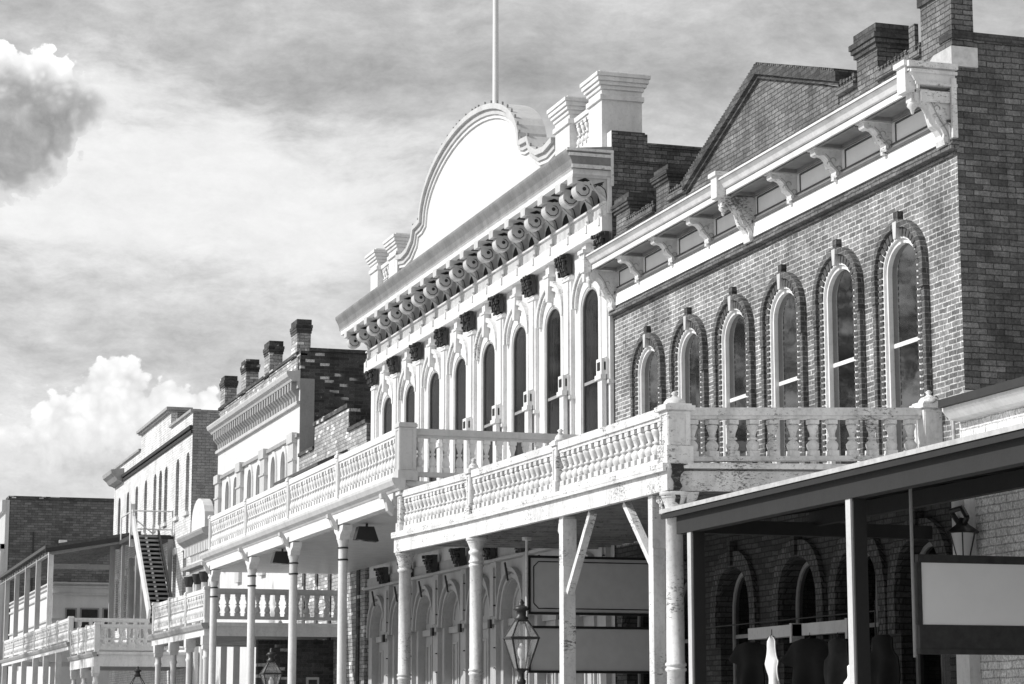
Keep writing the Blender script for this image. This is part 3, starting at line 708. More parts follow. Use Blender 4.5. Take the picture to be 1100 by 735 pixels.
balC = balmesh('baluster', .74, .18, 'white', 1, 10)
CPY = [K0 + .02, 53.4, 59.15, 65.05, 70.95]
for a, b_ in zip(CPY[:-1], CPY[1:]):
    rail_run(p, (XP, a + .15, 0), (XP, b_ - .1, 0), 6.83, 6.96, 7.7, 7.9, 'white', balC, .305, .2)
rail_run(p, (XP + .2, K0 + .05, 0), (XF - .3, K0 + .05, 0), 6.83, 6.93, 7.67, 7.87, 'cream', balC, .31, .2)
rpost(p, XP + .04, K0 + .02, 6.72, 7.88, .36, 'cream', .03, False, .22)
for y in CPY[1:]: rpost(p, XP, y, 6.77, 7.86, .2, 'white', .04)
for y in (53.1, 58.72, 64.37, 70.5):
    m = MB(); r = .11
    m.lathe([(r * 1.3, .3), (r * 1.3, .5), (r, .6), (r, 5.3), (r, 5.55), (r, 5.75), (r * 1.25, 5.82), (r * 1.3, 5.9)], XP, y, 16)
    o = m.build('column', 'white', p)
    m = MB(); m.lathe([(r * 1.12, 5.66), (r * 1.2, 5.68), (r * 1.12, 5.7)], XP, y, 14); m.build('iron_band', 'black', o); m = MB(); m.lathe([(r * 1.12, 5.38), (r * 1.2, 5.4), (r * 1.12, 5.42)], XP, y, 14); m.build('iron_band', 'black', o)
    m = MB(); m.prism([(y - .16, 5.88), (y - .2, 5.98), (y - .42, 6.08), (y - .48, 6.2), (y + .48, 6.2), (y + .42, 6.08), (y + .2, 5.98), (y + .16, 5.88)], 'x', XP - .12, XP + .12)
    m.build('capital', 'white', o)
    m = MB(); m.prism([(12.3, 6.22), (12.12, 6.49), (12.05, 6.47), (12.06, 6.38), (12.12, 6.36), (12.18, 6.2), (12.3, 6.1)], 'y', y - .1, y + .1); m.build('scroll_bracket', 'cream', o)
m = MB(); m.prism([(12.3, 6.22), (12.12, 6.49), (12.02, 6.47), (12.03, 6.36), (12.12, 6.36), (12.18, 6.1), (12.3, 6.0)], 'y', K0 + .25, K0 + .45); m.build('scroll_bracket', 'cream', p)
for i, (u, v) in enumerate(((394, 571), (303.5, 598))):
    x, y, z = atZ(u, v - 8, 6.19)
    f = thing('floodlight', (x, y, 6.2), ['black floodlight under the porch ceiling nearest the pediment porch corner', 'black floodlight under the porch ceiling beside the third banded column'][i], 'floodlight', 'floodlights under the tall porch ceiling')
    MB().prism([(x - .22, 6.12), (x + .14, 6.12), (x + .26, 5.78), (x - .3, 5.82)], 'y', y - .16, y + .16).build('housing', 'black', f)
    MB().tube([(x, y, 6.1), (x, y, 6.2)], .03).build('mount', 'black', f)
    MB().prism([(x - .29, 5.818), (x + .25, 5.778), (x + .25, 5.77), (x - .29, 5.81)], 'y', y - .14, y + .14).build('lens', 'glassD', f)

# ================================================================== low brick building between
l = thing('low_brick_building', (XF, 74, .3), 'low pale brick building with a stepped parapet beside the ornate white building', 'building')
m = MB(); m.box(XF, XF + .35, 69.0, 71.5, 5, 10.82); m.box(XF, XF + .35, 71.5, 76.5, 5, 11.62); m.box(XF, XF + .35, 76.5, 78.95, 5, 10.82)
m.build('front_wall', 'brickL', l)
MB().box(XF + .35, 33, 69.0, 78.95, 5, 9.9).build('body', 'brickDD', l)
m = MB(); m.box(XF - .06, XF + .42, 69.0, 71.45, 10.82, 10.94); m.box(XF - .06, XF + .42, 71.44, 76.56, 11.62, 11.76); m.box(XF - .06, XF + .42, 76.57, 78.95, 10.82, 10.94)
m.box(XF - .001 + .003, XF + 1.1, 71.4, 71.499, 10.0, 11.61); m.build('coping', 'brickDD', l)
m = MB()
for k in range(5): m.box(XF - .05, XF - .001, 69.6 + k * 2, 69.95 + k * 2, .3, 7.6)
m.build('pilaster_strip', 'brickDD', l)
m = MB(); m.box(XF, XF + .3, 69.0, 78.95, .3, 4.998); m.build('lower_wall', 'brickL', l)
m = MB(); m.prism([(XF - .02, 10.15), (XF - 1.0, 9.72), (XF - 1.0, 9.82), (XF - .02, 10.27)], 'y', 71.5, 78.5); m.build('canopy', 'roof', l)
# dark return wall below, seen beneath the tall porch
n_ = thing('dark_brick_wall', (15.5, 70.5, .3), 'dark shaded brick wall with two small windows under the low balcony', 'wall')
m = MB(); m.box(14.4, XF + .01, 73.2, 73.5, .3, 4.2); m.build('wall_face', 'brickDD', n_)
for xx in (15.0, 16.0):
    o = MB().box(xx, xx + .42, 73.13, 73.199, 2.3, 3.0).build('window', 'cream', n_)
    MB().box(xx + .07, xx + .35, 73.12, 73.129, 2.3, 2.92).build('pane', 'glassD', o)

# ================================================================== D: chimney building
d = thing('chimney_building', (XF, 87, .3), 'pale plastered building with four brick chimneys, dentil cornice and pointed window pairs', 'building')
D0, D1 = 79.0, 95.3
DW = [81.5, 83.3, 86.1, 87.9, 90.85, 92.65]
m = MB(); wall(m, XF, D0, D1, 7.0, 11.65, [lancet(y, .8, 7.6, 10.6, .66) for y in DW], .3); wall(m, XF, D0, D1, 11.65, 13.9, [], .2); wall(m, XF, D0, D1, .3, 7.0, [arch(y, 1.4, .5, 4.6, .6) for y in (81.8, 84.6, 87.4, 90.2, 93)], .3)
m.build('front_wall', 'plaster', d)
m = MB(); shell(m, XF, 34, D0, D1, .3, 14.65); m.box(17.2, 33.7, D0 + .3, D1 - .3, 13.5, 13.6); m.build('side_wall', 'brickDD', d)
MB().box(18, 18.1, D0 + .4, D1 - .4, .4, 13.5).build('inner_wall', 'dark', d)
MB().box(XF + .3, 34.1, D0 - .06, D0 + .34, 14.65, 14.77).build('side_coping', 'brickDD', d)
MB().box(XF + .002, XF + .52, D0 - .03, D0 - .001, 9.9, 13.65).build('painted_strip', 'grey', d)
m = MB(); wall(m, XF + .02, D0 + .5, D1, 13.9, 14.58, []); m.box(XF, XF + .25, D0, D1, 14.5, 14.56); m.build('parapet_wall', 'brickL', d)
MB().box(XF - .05, XF + .35, D0 + .5, D1, 14.58, 14.68).build('parapet_coping', 'brickDD', d)
for y in (79.62, 84.6, 89.3, 94.0): chimney(d, XF, XF + .5, y, y + 1.0, 13.6, 15.9, 'brickL', 'brickDD', .5, .06)
prof = [(XF - .001, 13.55), (XF - .3, 13.55), (XF - .34, 13.62), (XF - .45, 13.7), (XF - .5, 13.82), (XF - .5, 13.88), (XF - .001, 13.95)]
m = MB(); m.prism(prof, 'y', D0 - .02, D1 + .1); m.box(XF - .09, XF - .001, D0 - .01, D1, 13.3, 13.549); m.box(XF - .12, XF - .001, D0, D1, 12.72, 12.84); o = m.build('cornice', 'cream', d)
m = MB()
for k in range(34):
    y = D0 + .2 + k * .47; m.prism([(XF - .001, 12.85), (XF - .08, 12.85), (XF - .1, 13.05), (XF - .28, 13.25), (XF - .28, 13.549), (XF - .001, 13.549)], 'y', y, y + .24)
m.build('dentils', 'mould', o)
for y in (79.5, 84.7, 89.5, 94.4):
    m = MB(); m.box(XF - .14, XF - .001, y - .1, y + .75, 7.0, 11.4); m.box(XF - .2, XF - .001, y - .16, y + .81, 11.4, 11.75); m.box(XF - .18, XF - .001, y - .14, y + .79, 10.75, 10.82)
    m.build('pilaster', 'cream', d)
MB().box(XF - .1, XF - .001, D0, D1, 11.55, 11.68).build('string_course', 'mould', d)
for y in DW:
    window(d, y, .8, 7.6, 10.6, .66, XF + .12, .07, rail=9.2, mats=('cream', 'glassD'), shape=lancet)
    m = MB(); m.ring(lancet(y, 1.05, 7.6, 10.7, .8), lancet(y, .85, 7.6, 10.64, .67), XF - .07, XF - .001); m.build('hood_mould', 'white', d)

# ================================================================== generic small porch
def porch(name, label, y0, y1, z_rail, z_deck, z_beam, posts, cols, x0=XP, side=True, mat='white', step=.31, xw=XF - .05, bh=.74, sidemat=None, group=None, sq=False, cr=.1, end_off=0):
    p = thing(name, ((x0 + xw) / 2, (y0 + y1) / 2, .3), label, 'porch', group)
    MB().box(x0 - .12, xw, y0 - .05, y1 + .05, z_deck - .12, z_deck).build('deck', mat, p)
    m = MB(); m.prism([(x0 + .0, z_deck - .2), (x0 - .16, z_deck - .2), (x0 - .22, z_deck - .08), (x0 - .22, z_deck - .02), (x0, z_deck - .02)], 'y', y0 - .15, y1 + .1); m.build('gutter', 'mould', p)
    m = MB(); m.box(x0 - .1, x0 + .08, y0 + .02, y1, z_beam, z_deck - .201); m.box(x0 + .081, xw, y0 + .02, y0 + .18, z_beam, z_deck - .121); m.box(x0 + .081, xw, y1 - .18, y1 - .02, z_beam, z_deck - .121)
    m.build('beam', mat, p)
    bm = balmesh('baluster', z_rail - z_deck - .38, .2, mat, 1, 8)
    for a, b_ in zip(posts[:-1], posts[1:]):
        rail_run(p, (x0, a + .1, 0), (x0, b_ - .1, 0), z_deck + .1, z_deck + .2, z_rail - .18, z_rail, mat, bm, step, .18)
    if side:
        bs = balmesh('baluster', z_rail - z_deck - .38, .2, sidemat or mat, 1, 8)
        rail_run(p, (x0 + .15, y0 + .05, 0), (xw - .1, y0 + .05, 0), z_deck + .1, z_deck + .2, z_rail - .18, z_rail, sidemat or mat, bs, step, .18)
    for y in posts: rpost(p, x0, y, z_deck, z_rail - .03, .2, mat, .04)
    for y in cols:
        m = MB()
        if sq: m.box(x0 - cr, x0 + cr, y - cr, y + cr, .3, z_beam)
        else:
            m.lathe([(cr * 1.2, .3), (cr * 1.2, .5), (cr, .6), (cr, z_beam - .75), (cr * 1.25, z_beam - .7), (cr * 1.25, z_beam - .64), (cr, z_beam - .6), (cr, z_beam - .4)], x0, y, 14)
        o = m.build('column', mat, p)
        if not sq:
            m = MB(); m.box(x0 - .16, x0 + .16, y - .2, y + .2, z_beam - .28, z_beam); m.prism([(y - .1, z_beam - .42), (y - .2, z_beam - .281), (y + .2, z_beam - .281), (y + .1, z_beam - .42)], 'x', x0 - .14, x0 + .14); m.build('capital', mat, o)
    return p
p = porch('balcony_porch', 'low white balcony porch whose dark end railing shows behind the banded columns', 71.5, 82.4, 5.72, 4.66, 4.24, [71.6, 75.2, 78.6, 82.25], [71.4 + .2, 74.8, 78.04, 81.43], sidemat='cream')
MB().box(12.9, XF - .1, 71.75, 82.2, 4.3, 4.34).build('ceiling', 'joist', p)
p = porch('balcony_porch', 'short low white balcony with a gabled lamp below its balustrade', 98.6, 107.3, 5.66, 4.5, 3.88, [98.6, 101.6, 104.5, 107.3], [98.8, 102.7, 106.4], step=.36)
MB().box(12.9, XF - .1, 98.8, 107.2, 3.9, 3.94).build('ceiling', 'joist', p)
p['label'] = 'short white balcony porch below the foot of the outside stair'
p = porch('roofed_porch', 'far two-storey porch with a dark sloping roof on square white posts', 108.2, 143.0, 6.33, 5.22, 4.84, [108.3, 113, 117.9, 123.9, 129.8, 135.9, 142], [113, 118.7, 123.9, 130.1, 135.7, 142], sq=True, cr=.14, step=.5)
for y in (117.95, 123.9, 129.8, 135.9, 142): MB().box(XP - .13, XP + .13, y - .13, y + .13, 6.3, 10.1).build('roof_post', 'cream' if y > 118 else 'white', p)
m = MB(); m.box(XP - .1, XP + .1, 117.8, 146, 9.95, 10.15); m.beam((XP, 117.85, 10.05), (XF, 117.85, 10.9), .15, .3); m.build('roof_beam', 'grey', p)
m = MB(); m.prism([(12.1, 10.2), (17.2, 11.1), (17.2, 11.24), (12.1, 10.36)], 'y', 117.3, 146); m.build('roof', 'roof', p)
m = MB(); m.prism([(12.1, 9.98), (17.2, 10.86), (17.2, 11.1), (12.1, 10.2)], 'y', 117.3, 117.45); m.build('fascia', 'dgrey', p)
m = MB()
for k in range(18): m.beam((12.3, 119 + k * 1.5, 10.1), (16.9, 119 + k * 1.5, 10.92), .08, .2)
m.build('rafters', 'joist', p)
m = MB(); m.box(15.6, 15.85, 119, 119.25, 5.22, 10.5); m.box(XP + .1, 15.6, 119.05, 119.2, 9.3, 9.55); m.build('inner_post', 'grey', p)
m = MB()
for k in range(5): m.box(XF - .3, XF - .02, 110 + k * 2.2, 110.5 + k * 2.2, 5.22, 9.9)
m.build('doorway_pilasters', 'grey', p)

# ================================================================== A: tall building with arched windows
a = thing('tall_building', (XF, 115, .3), 'pale painted brick building with a row of tall narrow arched windows beyond the chimneys', 'building')
A0, A1 = 101.95, 128.0
AW = [103.1, 105.95, 109.4, 111.15, 112.9, 116.0, 119.2, 122.45, 125.75]
m = MB(); wall(m, XF, A0, A1, 10.0, 14.0, [arch(y, .95, 10.95, 13.3, .38, 8) for y in AW], .35)
low = [103.35, 106.2, 109.4, 112.9, 116, 119.2, 122.4, 125.7]
wall(m, XF, A0, A1, .3, 10.0, [[(y + .5, 6.4), (y + .5, 9.2), (y - .5, 9.2), (y - .5, 6.4)] for y in low], .35)
wall(m, XF, A0, A1, 14.0, 15.4, []); m.box(XF, XF + .3, 108.3, 118.0, 15.4, 16.2)
m.build('front_wall', 'brickW', a)
m = MB(); shell(m, XF, 34, A0, A1, .3, 15.4); m.box(17.2, 33.7, A0 + .3, A1 - .3, 14.8, 14.9); m.build('side_wall', 'brickS', a)
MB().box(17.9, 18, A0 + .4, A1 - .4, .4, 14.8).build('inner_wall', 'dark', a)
m = MB(); m.box(XF - .12, XF + .35, A0 - .05, 108.2, 15.4, 15.52); m.box(XF - .15, XF + .9, 108.2, 118.1, 16.2, 16.28); m.box(XF - .25, XF + 1.0, 108.1, 118.2, 16.28, 16.42); m.box(XF - .12, XF + .35, 118.11, A1 + .1, 15.4, 15.52)
m.box(XF + .301, 34, A0 - .03, A0 + .3, 15.41, 15.5); m.build('coping', 'mould', a)
MB().box(XF + .05, XF + .9, 108.35, 118, 15.4, 16.19).build('raised_parapet', 'brickS', a)
m = MB(); m.box(XF - .08, XF - .001, A0, A1, 14.42, 14.55); m.box(XF - .14, XF - .001, A0, A1, 14.62, 14.78); m.build('string_course', 'dgrey', a)
m = MB(); m.prism([(XF - .001, 14.4), (XF - .35, 14.5), (XF - .5, 14.7), (XF - .68, 14.85), (XF - .72, 15.05), (XF - .001, 15.15)], 'y', 124.2, 127.8); m.build('cornice', 'mould', a)
for y in AW:
    window(a, y, .95, 10.95, 13.3, .38, XF + .2, .06, rail=12.2, mats=('grey', 'glassD'))
    MB().box(XF - .12, XF - .001, y - .6, y + .6, 10.78, 10.94).build('sill', 'white', a)
for y in low:
    f = MB().ring([(y + .5, 6.4), (y + .5, 9.2), (y - .5, 9.2), (y - .5, 6.4)], [(y + .42, 6.4), (y + .42, 9.12), (y - .42, 9.12), (y - .42, 6.4)], XF + .15, XF + .25).build('window', 'grey', a)
    MB().box(XF + .2, XF + .21, y - .42, y + .42, 6.4, 9.12).build('pane', 'glassD', f)
    MB().box(XF - .1, XF - .001, y - .62, y + .62, 9.21, 9.5).build('lintel', 'white', a)

# small building between D and A
s = thing('small_building', (XF, 98.5, .3), 'small white building with a dentil cornice and curved parapet between two taller ones', 'building')
m = MB(); m.box(XF, 30, 95.32, 101.93, .3, 9.6); m.build('wall', 'white', s)
m = MB(); m.prism([(XF - .001, 8.9), (XF - .2, 8.95), (XF - .3, 9.2), (XF - .55, 9.4), (XF - .62, 9.55), (XF - .62, 9.62), (XF - .001, 9.75)], 'y', 95.33, 101.93)
m.box(XF - .4, XF - .001, 95.33, 101.9, 8.15, 8.3); m.box(XF - .3, XF - .001, 95.33, 101.9, 7.85, 7.95); o = m.build('cornice', 'mould', s)
m = MB()
for k in range(16): m.box(XF - .3, XF - .201, 95.5 + k * .4, 95.7 + k * .4, 8.75, 9.15)
m.build('dentils', 'white', o)
m = MB(); m.prism([(99.9, 9.76)] + [(98.2 - 1.7 * -math.cos(math.pi * k / 10), 10.1 + 1.0 * math.sin(math.pi * k / 10)) for k in range(11)] + [(96.5, 9.76)], 'x', XF - .3, XF + .1); m.build('curved_parapet', 'white', s)
for y in (96.6, 98.3, 100.5):
    m = MB(); m.lathe([(.15, .3), (.12, .6), (.12, 7.4)], XF - .25, y, 12); o = m.build('column', 'cream', s); m = MB(); m.lathe([(.13, 7.4), (.2, 7.6), (.24, 7.84)], XF - .25, y, 12); m.build('capital', 'blackm', o)
    MB().box(XF - .02, XF - .001, y + .5, y + 1.3, 5.6, 7.6).build('window', 'glassD', s)

# outside stair
st = thing('outside_stair', (15.5, 104, .3), 'open wooden outside stair with a solid white sloping side and a railed landing', 'staircase')
m = MB(); m.beam((15.0, 100.9, 6.2), (15.0, 106.9, 11.0), .1, .55); m.beam((14.98, 106.9, 11.6), (14.98, 106.9, 9.6), .2, .2, (0, 1, 0)); m.build('side_board', 'white', st)
MB().beam((16.15, 100.9, 6.0), (16.15, 106.4, 10.2), .08, .3).build('stringer', 'dgrey', st)
m = MB()
for k in range(19): t = k / 18; m.box(15.06, 16.1, 101.1 + 5.1 * t, 101.4 + 5.1 * t, 6.06 + 3.95 * t, 6.15 + 3.95 * t)
m.build('treads', 'mould', st); MB().beam((15.6, 101.2, 5.85), (15.6, 106.4, 9.88), 1.02, .05).build('dark_backing', 'dgrey', st)  # dark board added behind the open treads to darken their gaps
m = MB()
for k in range(19): t = k / 18; m.box(15.45, 15.55, 101.0 + 5.1 * t, 101.09 + 5.1 * t, 6.17 + 3.95 * t, 6.25 + 3.95 * t)
m.build('risers', 'white', st)
MB().box(14.9, 16.85, 106.5, 110.5, 9.95, 10.15).build('landing', 'dgrey', st)
m = MB(); m.tube([(14.95, 106.5, 11.25), (14.95, 110.4, 11.25)], .035); m.tube([(14.95, 106.5, 11.25), (16.8, 106.5, 11.25)], .035); m.tube([(14.95, 106.5, 10.4), (16.8, 106.5, 10.4)], .03)
for x, y in ((14.95, 106.5), (14.95, 110.4), (15.9, 106.5), (16.8, 106.5)): m.tube([(x, y, 10.1), (x, y, 11.3)], .035)
m.tube([(15.0, 106.5, 10.9), (15.9, 106.5, 10.2)], .03); m.build('landing_rail', 'white', st)
m = MB(); m.box(16.6, 16.8, 106.3, 106.499, 5.2, 9.94); m.build('post', 'grey', st); MB().box(15.0, 15.15, 110.2, 110.4, 5.2, 9.94).build('post', 'grey', st)

# far buildings
w = thing('low_white_building', (18, 155, .3), 'low white boarded building seen beneath the dark porch roof', 'building')
x0, y0_, zt = atY(57, 627, 147)
m = MB(); m.box(x0, 34, 147, 176, .3, zt); m.build('wall', 'plaster', w)
m = MB()
for zz in (zt - .25, zt - .7, zt - 2.3): m.box(x0 - .12, 34, 146.86, 146.999, zz, zz + .12); m.box(x0 - .12, x0 - .001, 147, 176, zz, zz + .12)
m.box(x0 - .2, 34, 146.8, 176.2, zt, zt + .1); m.build('mouldings', 'cream', w)
for u0, u1 in ((70, 82), (86, 106), (110, 122)):
    q0 = atY(u0, 653, 147); q1 = atY(u1, 675, 147)
    f = MB().box(q0[0], q1[0], 146.95, 146.998, q1[2], q0[2]).build('window', 'grey', w)
    MB().box(q0[0] + .1, q1[0] - .1, 146.93, 146.949, q1[2], q0[2] - .1).build('pane', 'glassD', f)
for k in range(4):
    f = MB().box(x0 - .05, x0 - .001, 150 + k * 6, 152 + k * 6, zt - 5, zt - 2.6).build('window', 'cream', w)
    MB().box(x0 - .07, x0 - .051, 150.2 + k * 6, 151.8 + k * 6, zt - 5, zt - 2.8).build('pane', 'glassD', f)
e = thing('far_brick_building', (22, 195, .3), 'large dark brick building with a blank side wall, standing farthest down the street', 'building')
ex, _, ez = atY(10.5, 536, 185)
m = MB(); m.box(ex, 60, 185, 225, .3, ez); m.build('side_wall', 'brickE', e)
m = MB(); m.box(ex - .3, ex - .001, 184.9, 225, .3, ez - .1); m.box(ex - .6, ex - .301, 184.8, 225, ez - 1.0, ez - .1); m.box(ex - .6, ex - .301, 184.8, 187, 5, ez - 3.6); m.box(ex - .8, ex - .301, 184.8, 225, ez - 4, ez - 3.6); m.build('front_wall', 'cream', e)
MB().box(ex - .1, 60.1, 184.9, 225.1, ez, ez + .25).build('coping', 'brickDD', e)
MB().box(ex + 1.9, ex + 2.0, 184.9, 184.999, 8, ez - 2.6).build('drainpipe', 'black', e)
q0 = atY(64, 580, 184); MB().box(q0[0], q0[0] + .6, 184, 184.9, q0[2] - .6, q0[2]).build('wall_box', 'white', e)

# ================================================================== G: awning and nearer building
gb = thing('painted_brick_building', (XF, 24, .3), 'single-storey whitewashed brick building behind the dark awning', 'building')
G1 = B0 - .02
m = MB(); m.box(XF - .12, XF + .2, 14, G1, .3, 6.15); m.box(XF + .2, 34, 14, G1, .3, 6.0); m.build('wall', 'brickW', gb)
m = MB(); m.prism([(XF - .121, 6.1), (XF - .3, 6.13), (XF - .42, 6.25), (XF - .42, 6.32), (XF + .3, 6.42), (XF + .3, 6.16), (XF - .121, 6.16)], 'y', 14, G1 - .02); m.build('cornice', 'white', gb)
m = MB(); m.box(XF - .5, XF - .421, 14, G1 - .05, 6.3, 6.42); m.build('gutter', 'dgrey', gb)
m = MB(); m.box(XF - .3, XF - .121, G1 - .4, G1, .3, 4.9); m.build('pilaster', 'white', gb)
m = MB(); m.tube([(XF - .16, G1 + .12, 5.7), (XF - .16, G1 + .12, 6.3), (XF - .1, G1 - .1, 6.55), (XF + .6, G1 - .08, 6.6)], .03); m.build('conduit', 'flash', gb)
aw = thing('dark_awning', (14.6, 23, .3), 'dark wooden awning roof with metal edge on square posts at lower right', 'awning')
m = MB(); m.prism([(12.22, 4.66), (12.22, 4.72), (XF - .45, 5.32), (XF - .45, 5.26)], 'y', 14, 31.62); m.build('roof', 'flash', aw)
m = MB(); m.prism([(12.24, 4.58), (12.24, 4.655), (XF - .45, 5.25), (XF - .45, 5.17)], 'y', 14, 31.6); m.build('roof_boards', 'awn', aw)
m = MB(); m.box(12.33, 12.5, 14, 31.2, 4.33, 4.6); m.build('front_beam', 'awn', aw)
m = MB()
for k in range(17): m.beam((12.5, 15.2 + k * 1.0, 4.5), (XF - .45, 15.2 + k * 1.0, 5.08), .06, .16)
m.box(14.5, 14.62, 14, 31.3, 4.5, 4.72); m.box(12.5, XF - .45, 31.1, 31.25, 4.35, 4.55); m.build('rafters', 'awn', aw)
for y in (30.75, 25.5, 20.2): o = MB().box(12.375, 12.55, y - .09, y + .09, .3, 4.33).build('post', 'awn', aw); MB().box(12.345, 12.374, y - .06, y + .075, .3, 4.33).build('painted_sunlit_face', 'cream', o)  # sunlit and shaded post faces painted in: pale board on dark core

# sign boards
def hang(name, label, x0, x1, y, z0, z1, group, inner):
    t = thing(name, ((x0 + x1) / 2, y, z0), label, 'sign board', group)
    m = MB(); m.box(x0, x1, y - .04, y + .04, z0, z1); pn = m.build('panel', 'board', t)
    f = .05; m = MB(); m.box(x0 - f, x1 + f, y - .07, y + .07, z1, z1 + f); m.box(x0 - f, x1 + f, y - .07, y + .07, z0 - f, z0); m.box(x0 - f, x0, y - .07, y + .07, z0, z1); m.box(x1, x1 + f, y - .07, y + .07, z0, z1)
    m.build('frame', 'black', t)
    MB().box(x1 - .2, x1 - .17, y - .015, y + .015, z1 + f, 5.2 if inner else 3.69).build('strap', 'black', t)
    if inner:
        i = .07; c_ = .1; P = [(x0 + i + c_, z0 + i), (x1 - i - c_, z0 + i), (x1 - i, z0 + i + c_), (x1 - i, z1 - i - c_), (x1 - i - c_, z1 - i), (x0 + i + c_, z1 - i), (x0 + i, z1 - i - c_), (x0 + i, z0 + i + c_), (x0 + i + c_, z0 + i)]
        m = MB(); m.tube([(q[0], y - .045, q[1]) for q in P], .011, 5); m.build('border_line', 'black', t)
    return t
hang('hanging_sign', 'upper blank grey sign board with a black frame hung across the walk', 13.87, 16.75, 43, 3.74, 4.8, 'blank sign boards under the peeling porch', True)
t = hang('hanging_sign', 'lower blank grey sign board with a black frame hung under the other', 13.87, 16.75, 43, 2.6, 3.42, 'blank sign boards under the peeling porch', False)
rd = thing('hanging_rod', (13.8, 43, 2.3), 'thin white rod hanging from the porch ceiling beside the blank sign boards', 'rod')
MB().tube([(13.78, 42.9, 2.3), (13.78, 42.9, 5.15)], .03).build('rod', 'peel2', rd); MB().lathe([(.1, 5.14), (.1, 5.2)], 13.78, 42.9, 10).build('flange', 'peel2', rd)
sy = 25.4
t = thing('projection_screen', (14.7, sy, 2.5), 'wide pale screen with a black frame hung beneath the dark awning', 'screen')
x0, x1 = 13.25, 16.3
m = MB(); m.box(x0, x1, sy - .02, sy + .02, 2.8, 3.56); m.build('screen', 'screen', t)
m = MB(); m.box(x0 - .04, x1, sy - .04, sy + .05, 3.56, 3.66); m.box(x0 - .06, x0, sy - .04, sy + .05, 2.8, 3.56); m.box(x0 - .04, x1, sy - .03, sy + .03, 2.5, 2.8); m.box(x0 - .05, x1, sy - .05, sy + .05, 2.44, 2.5)
m.build('frame', 'blackm', t)
MB().box(16.0, 16.03, sy - .015, sy + .015, 3.66, 5.0).build('strap', 'blackm', t)
rd = thing('hanging_rod', (13.15, sy, 2.4), 'rusty thin rod hanging from the dark awning at the edge of the pale screen', 'rod')
MB().tube([(13.15, sy, 2.4), (13.15, sy, 4.7)], .022).build('rod', 'grey', rd); MB().lathe([(.05, 4.66), (.05, 4.7)], 13.15, sy, 8).build('flange', 'dgrey', rd)

# wall lantern
x, y, z = XF - .3, 30.55, 4.3
t = thing('wall_lantern', (x, y, z), 'black wall lantern with a curved arm on the white pilaster above the pale screen', 'wall lamp')
m = MB(); m.tube([(x, y, z + .25), (x - .15, y - .05, z + .42), (x - .1, y - .3, z + .45), (x - .1, y - .45, z + .3), (x - .1, y - .35, z + .2), (x - .1, y - .25, z + .28)], .04); m.build('arm', 'black', t)
m = MB(); m.lathe([(.03, z + .3), (.1, z + .2), (.24, z + .1), (.24, z + .07)], x - .1, y - .3, 10); m.build('hood', 'black', t)
m = MB(); m.lathe([(.2, z + .07), (.09, z - .35)], x - .1, y - .3, 6); m.build('glass', 'board', t)
m = MB(); m.lathe([(.1, z - .35), (.1, z - .4), (.04, z - .5)], x - .1, y - .3, 6)
for k in range(6):
    a_ = 2 * math.pi * k / 6; m.tube([(x - .1 + .2 * math.cos(a_), y - .3 + .2 * math.sin(a_), z + .07), (x - .1 + .09 * math.cos(a_), y - .3 + .09 * math.sin(a_), z - .35)], .01, 4)
m.build('cage', 'black', t)

# street lamps
def lamp(x, y, zt, label):
    t = thing('street_lamp', (x, y, 0), label, 'street lamp', 'gas style street lamps along the porches')
    z = zt - 1.12   # bottom of lantern
    m = MB(); m.lathe([(.14, 0), (.14, .3), (.09, .4), (.06, .8), (.05, 1.6), (.05, z - .25), (.075, z - .22), (.075, z - .17), (.045, z - .15), (.045, z - .05), (.1, z)], x, y, 12); m.build('pole', 'black', t)
    w0, w1, w2 = .09, .225, .08; h1, h2 = .5, .78
    gm = MB(); fm = MB()
    def sq(w_, zz): return [(x + a_ * w_, y + b_ * w_, zz) for a_, b_ in ((-1, -1), (1, -1), (1, 1), (-1, 1))]
    A, Bq, Cq = sq(w0, z), sq(w1, z + h1), sq(w2, z + h2)
    gm.add(A + Bq + Cq, [(i, (i + 1) % 4, 4 + (i + 1) % 4, 4 + i) for i in range(4)] + [(4 + i, 4 + (i + 1) % 4, 8 + (i + 1) % 4, 8 + i) for i in range(4)])
    for i in range(4):
        fm.tube([A[i], Bq[i], Cq[i]], .015, 5); fm.tube([Bq[i], Bq[(i + 1) % 4]], .022, 5); fm.tube([A[i], A[(i + 1) % 4]], .018, 5); fm.tube([Cq[i], Cq[(i + 1) % 4]], .02, 5)
    gm.build('glass', 'lglass', t); fm.build('frame', 'black', t)
    m = MB(); m.lathe([(.1, z + .78), (.12, z + .82), (.08, z + .85), (.08, z + .93), (.14, z + .95), (.1, z + 1.0), (.04, z + 1.03), (.05, z + 1.07), (.015, z + 1.12)], x, y, 12); m.build('finial', 'black', t)
    m = MB(); m.lathe([(.02, z + .02), (.03, z + .12), (.02, z + .16), (.055, z + .22), (.065, z + .3), (.04, z + .38), (.01, z + .42)], x, y, 10); m.build('mantle', 'cloth_w', t)
lamp(*atX(560, 674, 11.2)[:2], 3.56, 'nearest street lamp with a clear four-sided lantern before the peeling porch')
lamp(*atX(291.5, 712, 11.2)[:2], 3.37, 'street lamp with a clear lantern between the first and second banded columns')
lamp(*atX(148, 720, 11.2)[:2], 3.42, 'farthest street lamp, only its lantern top showing below the short balcony')

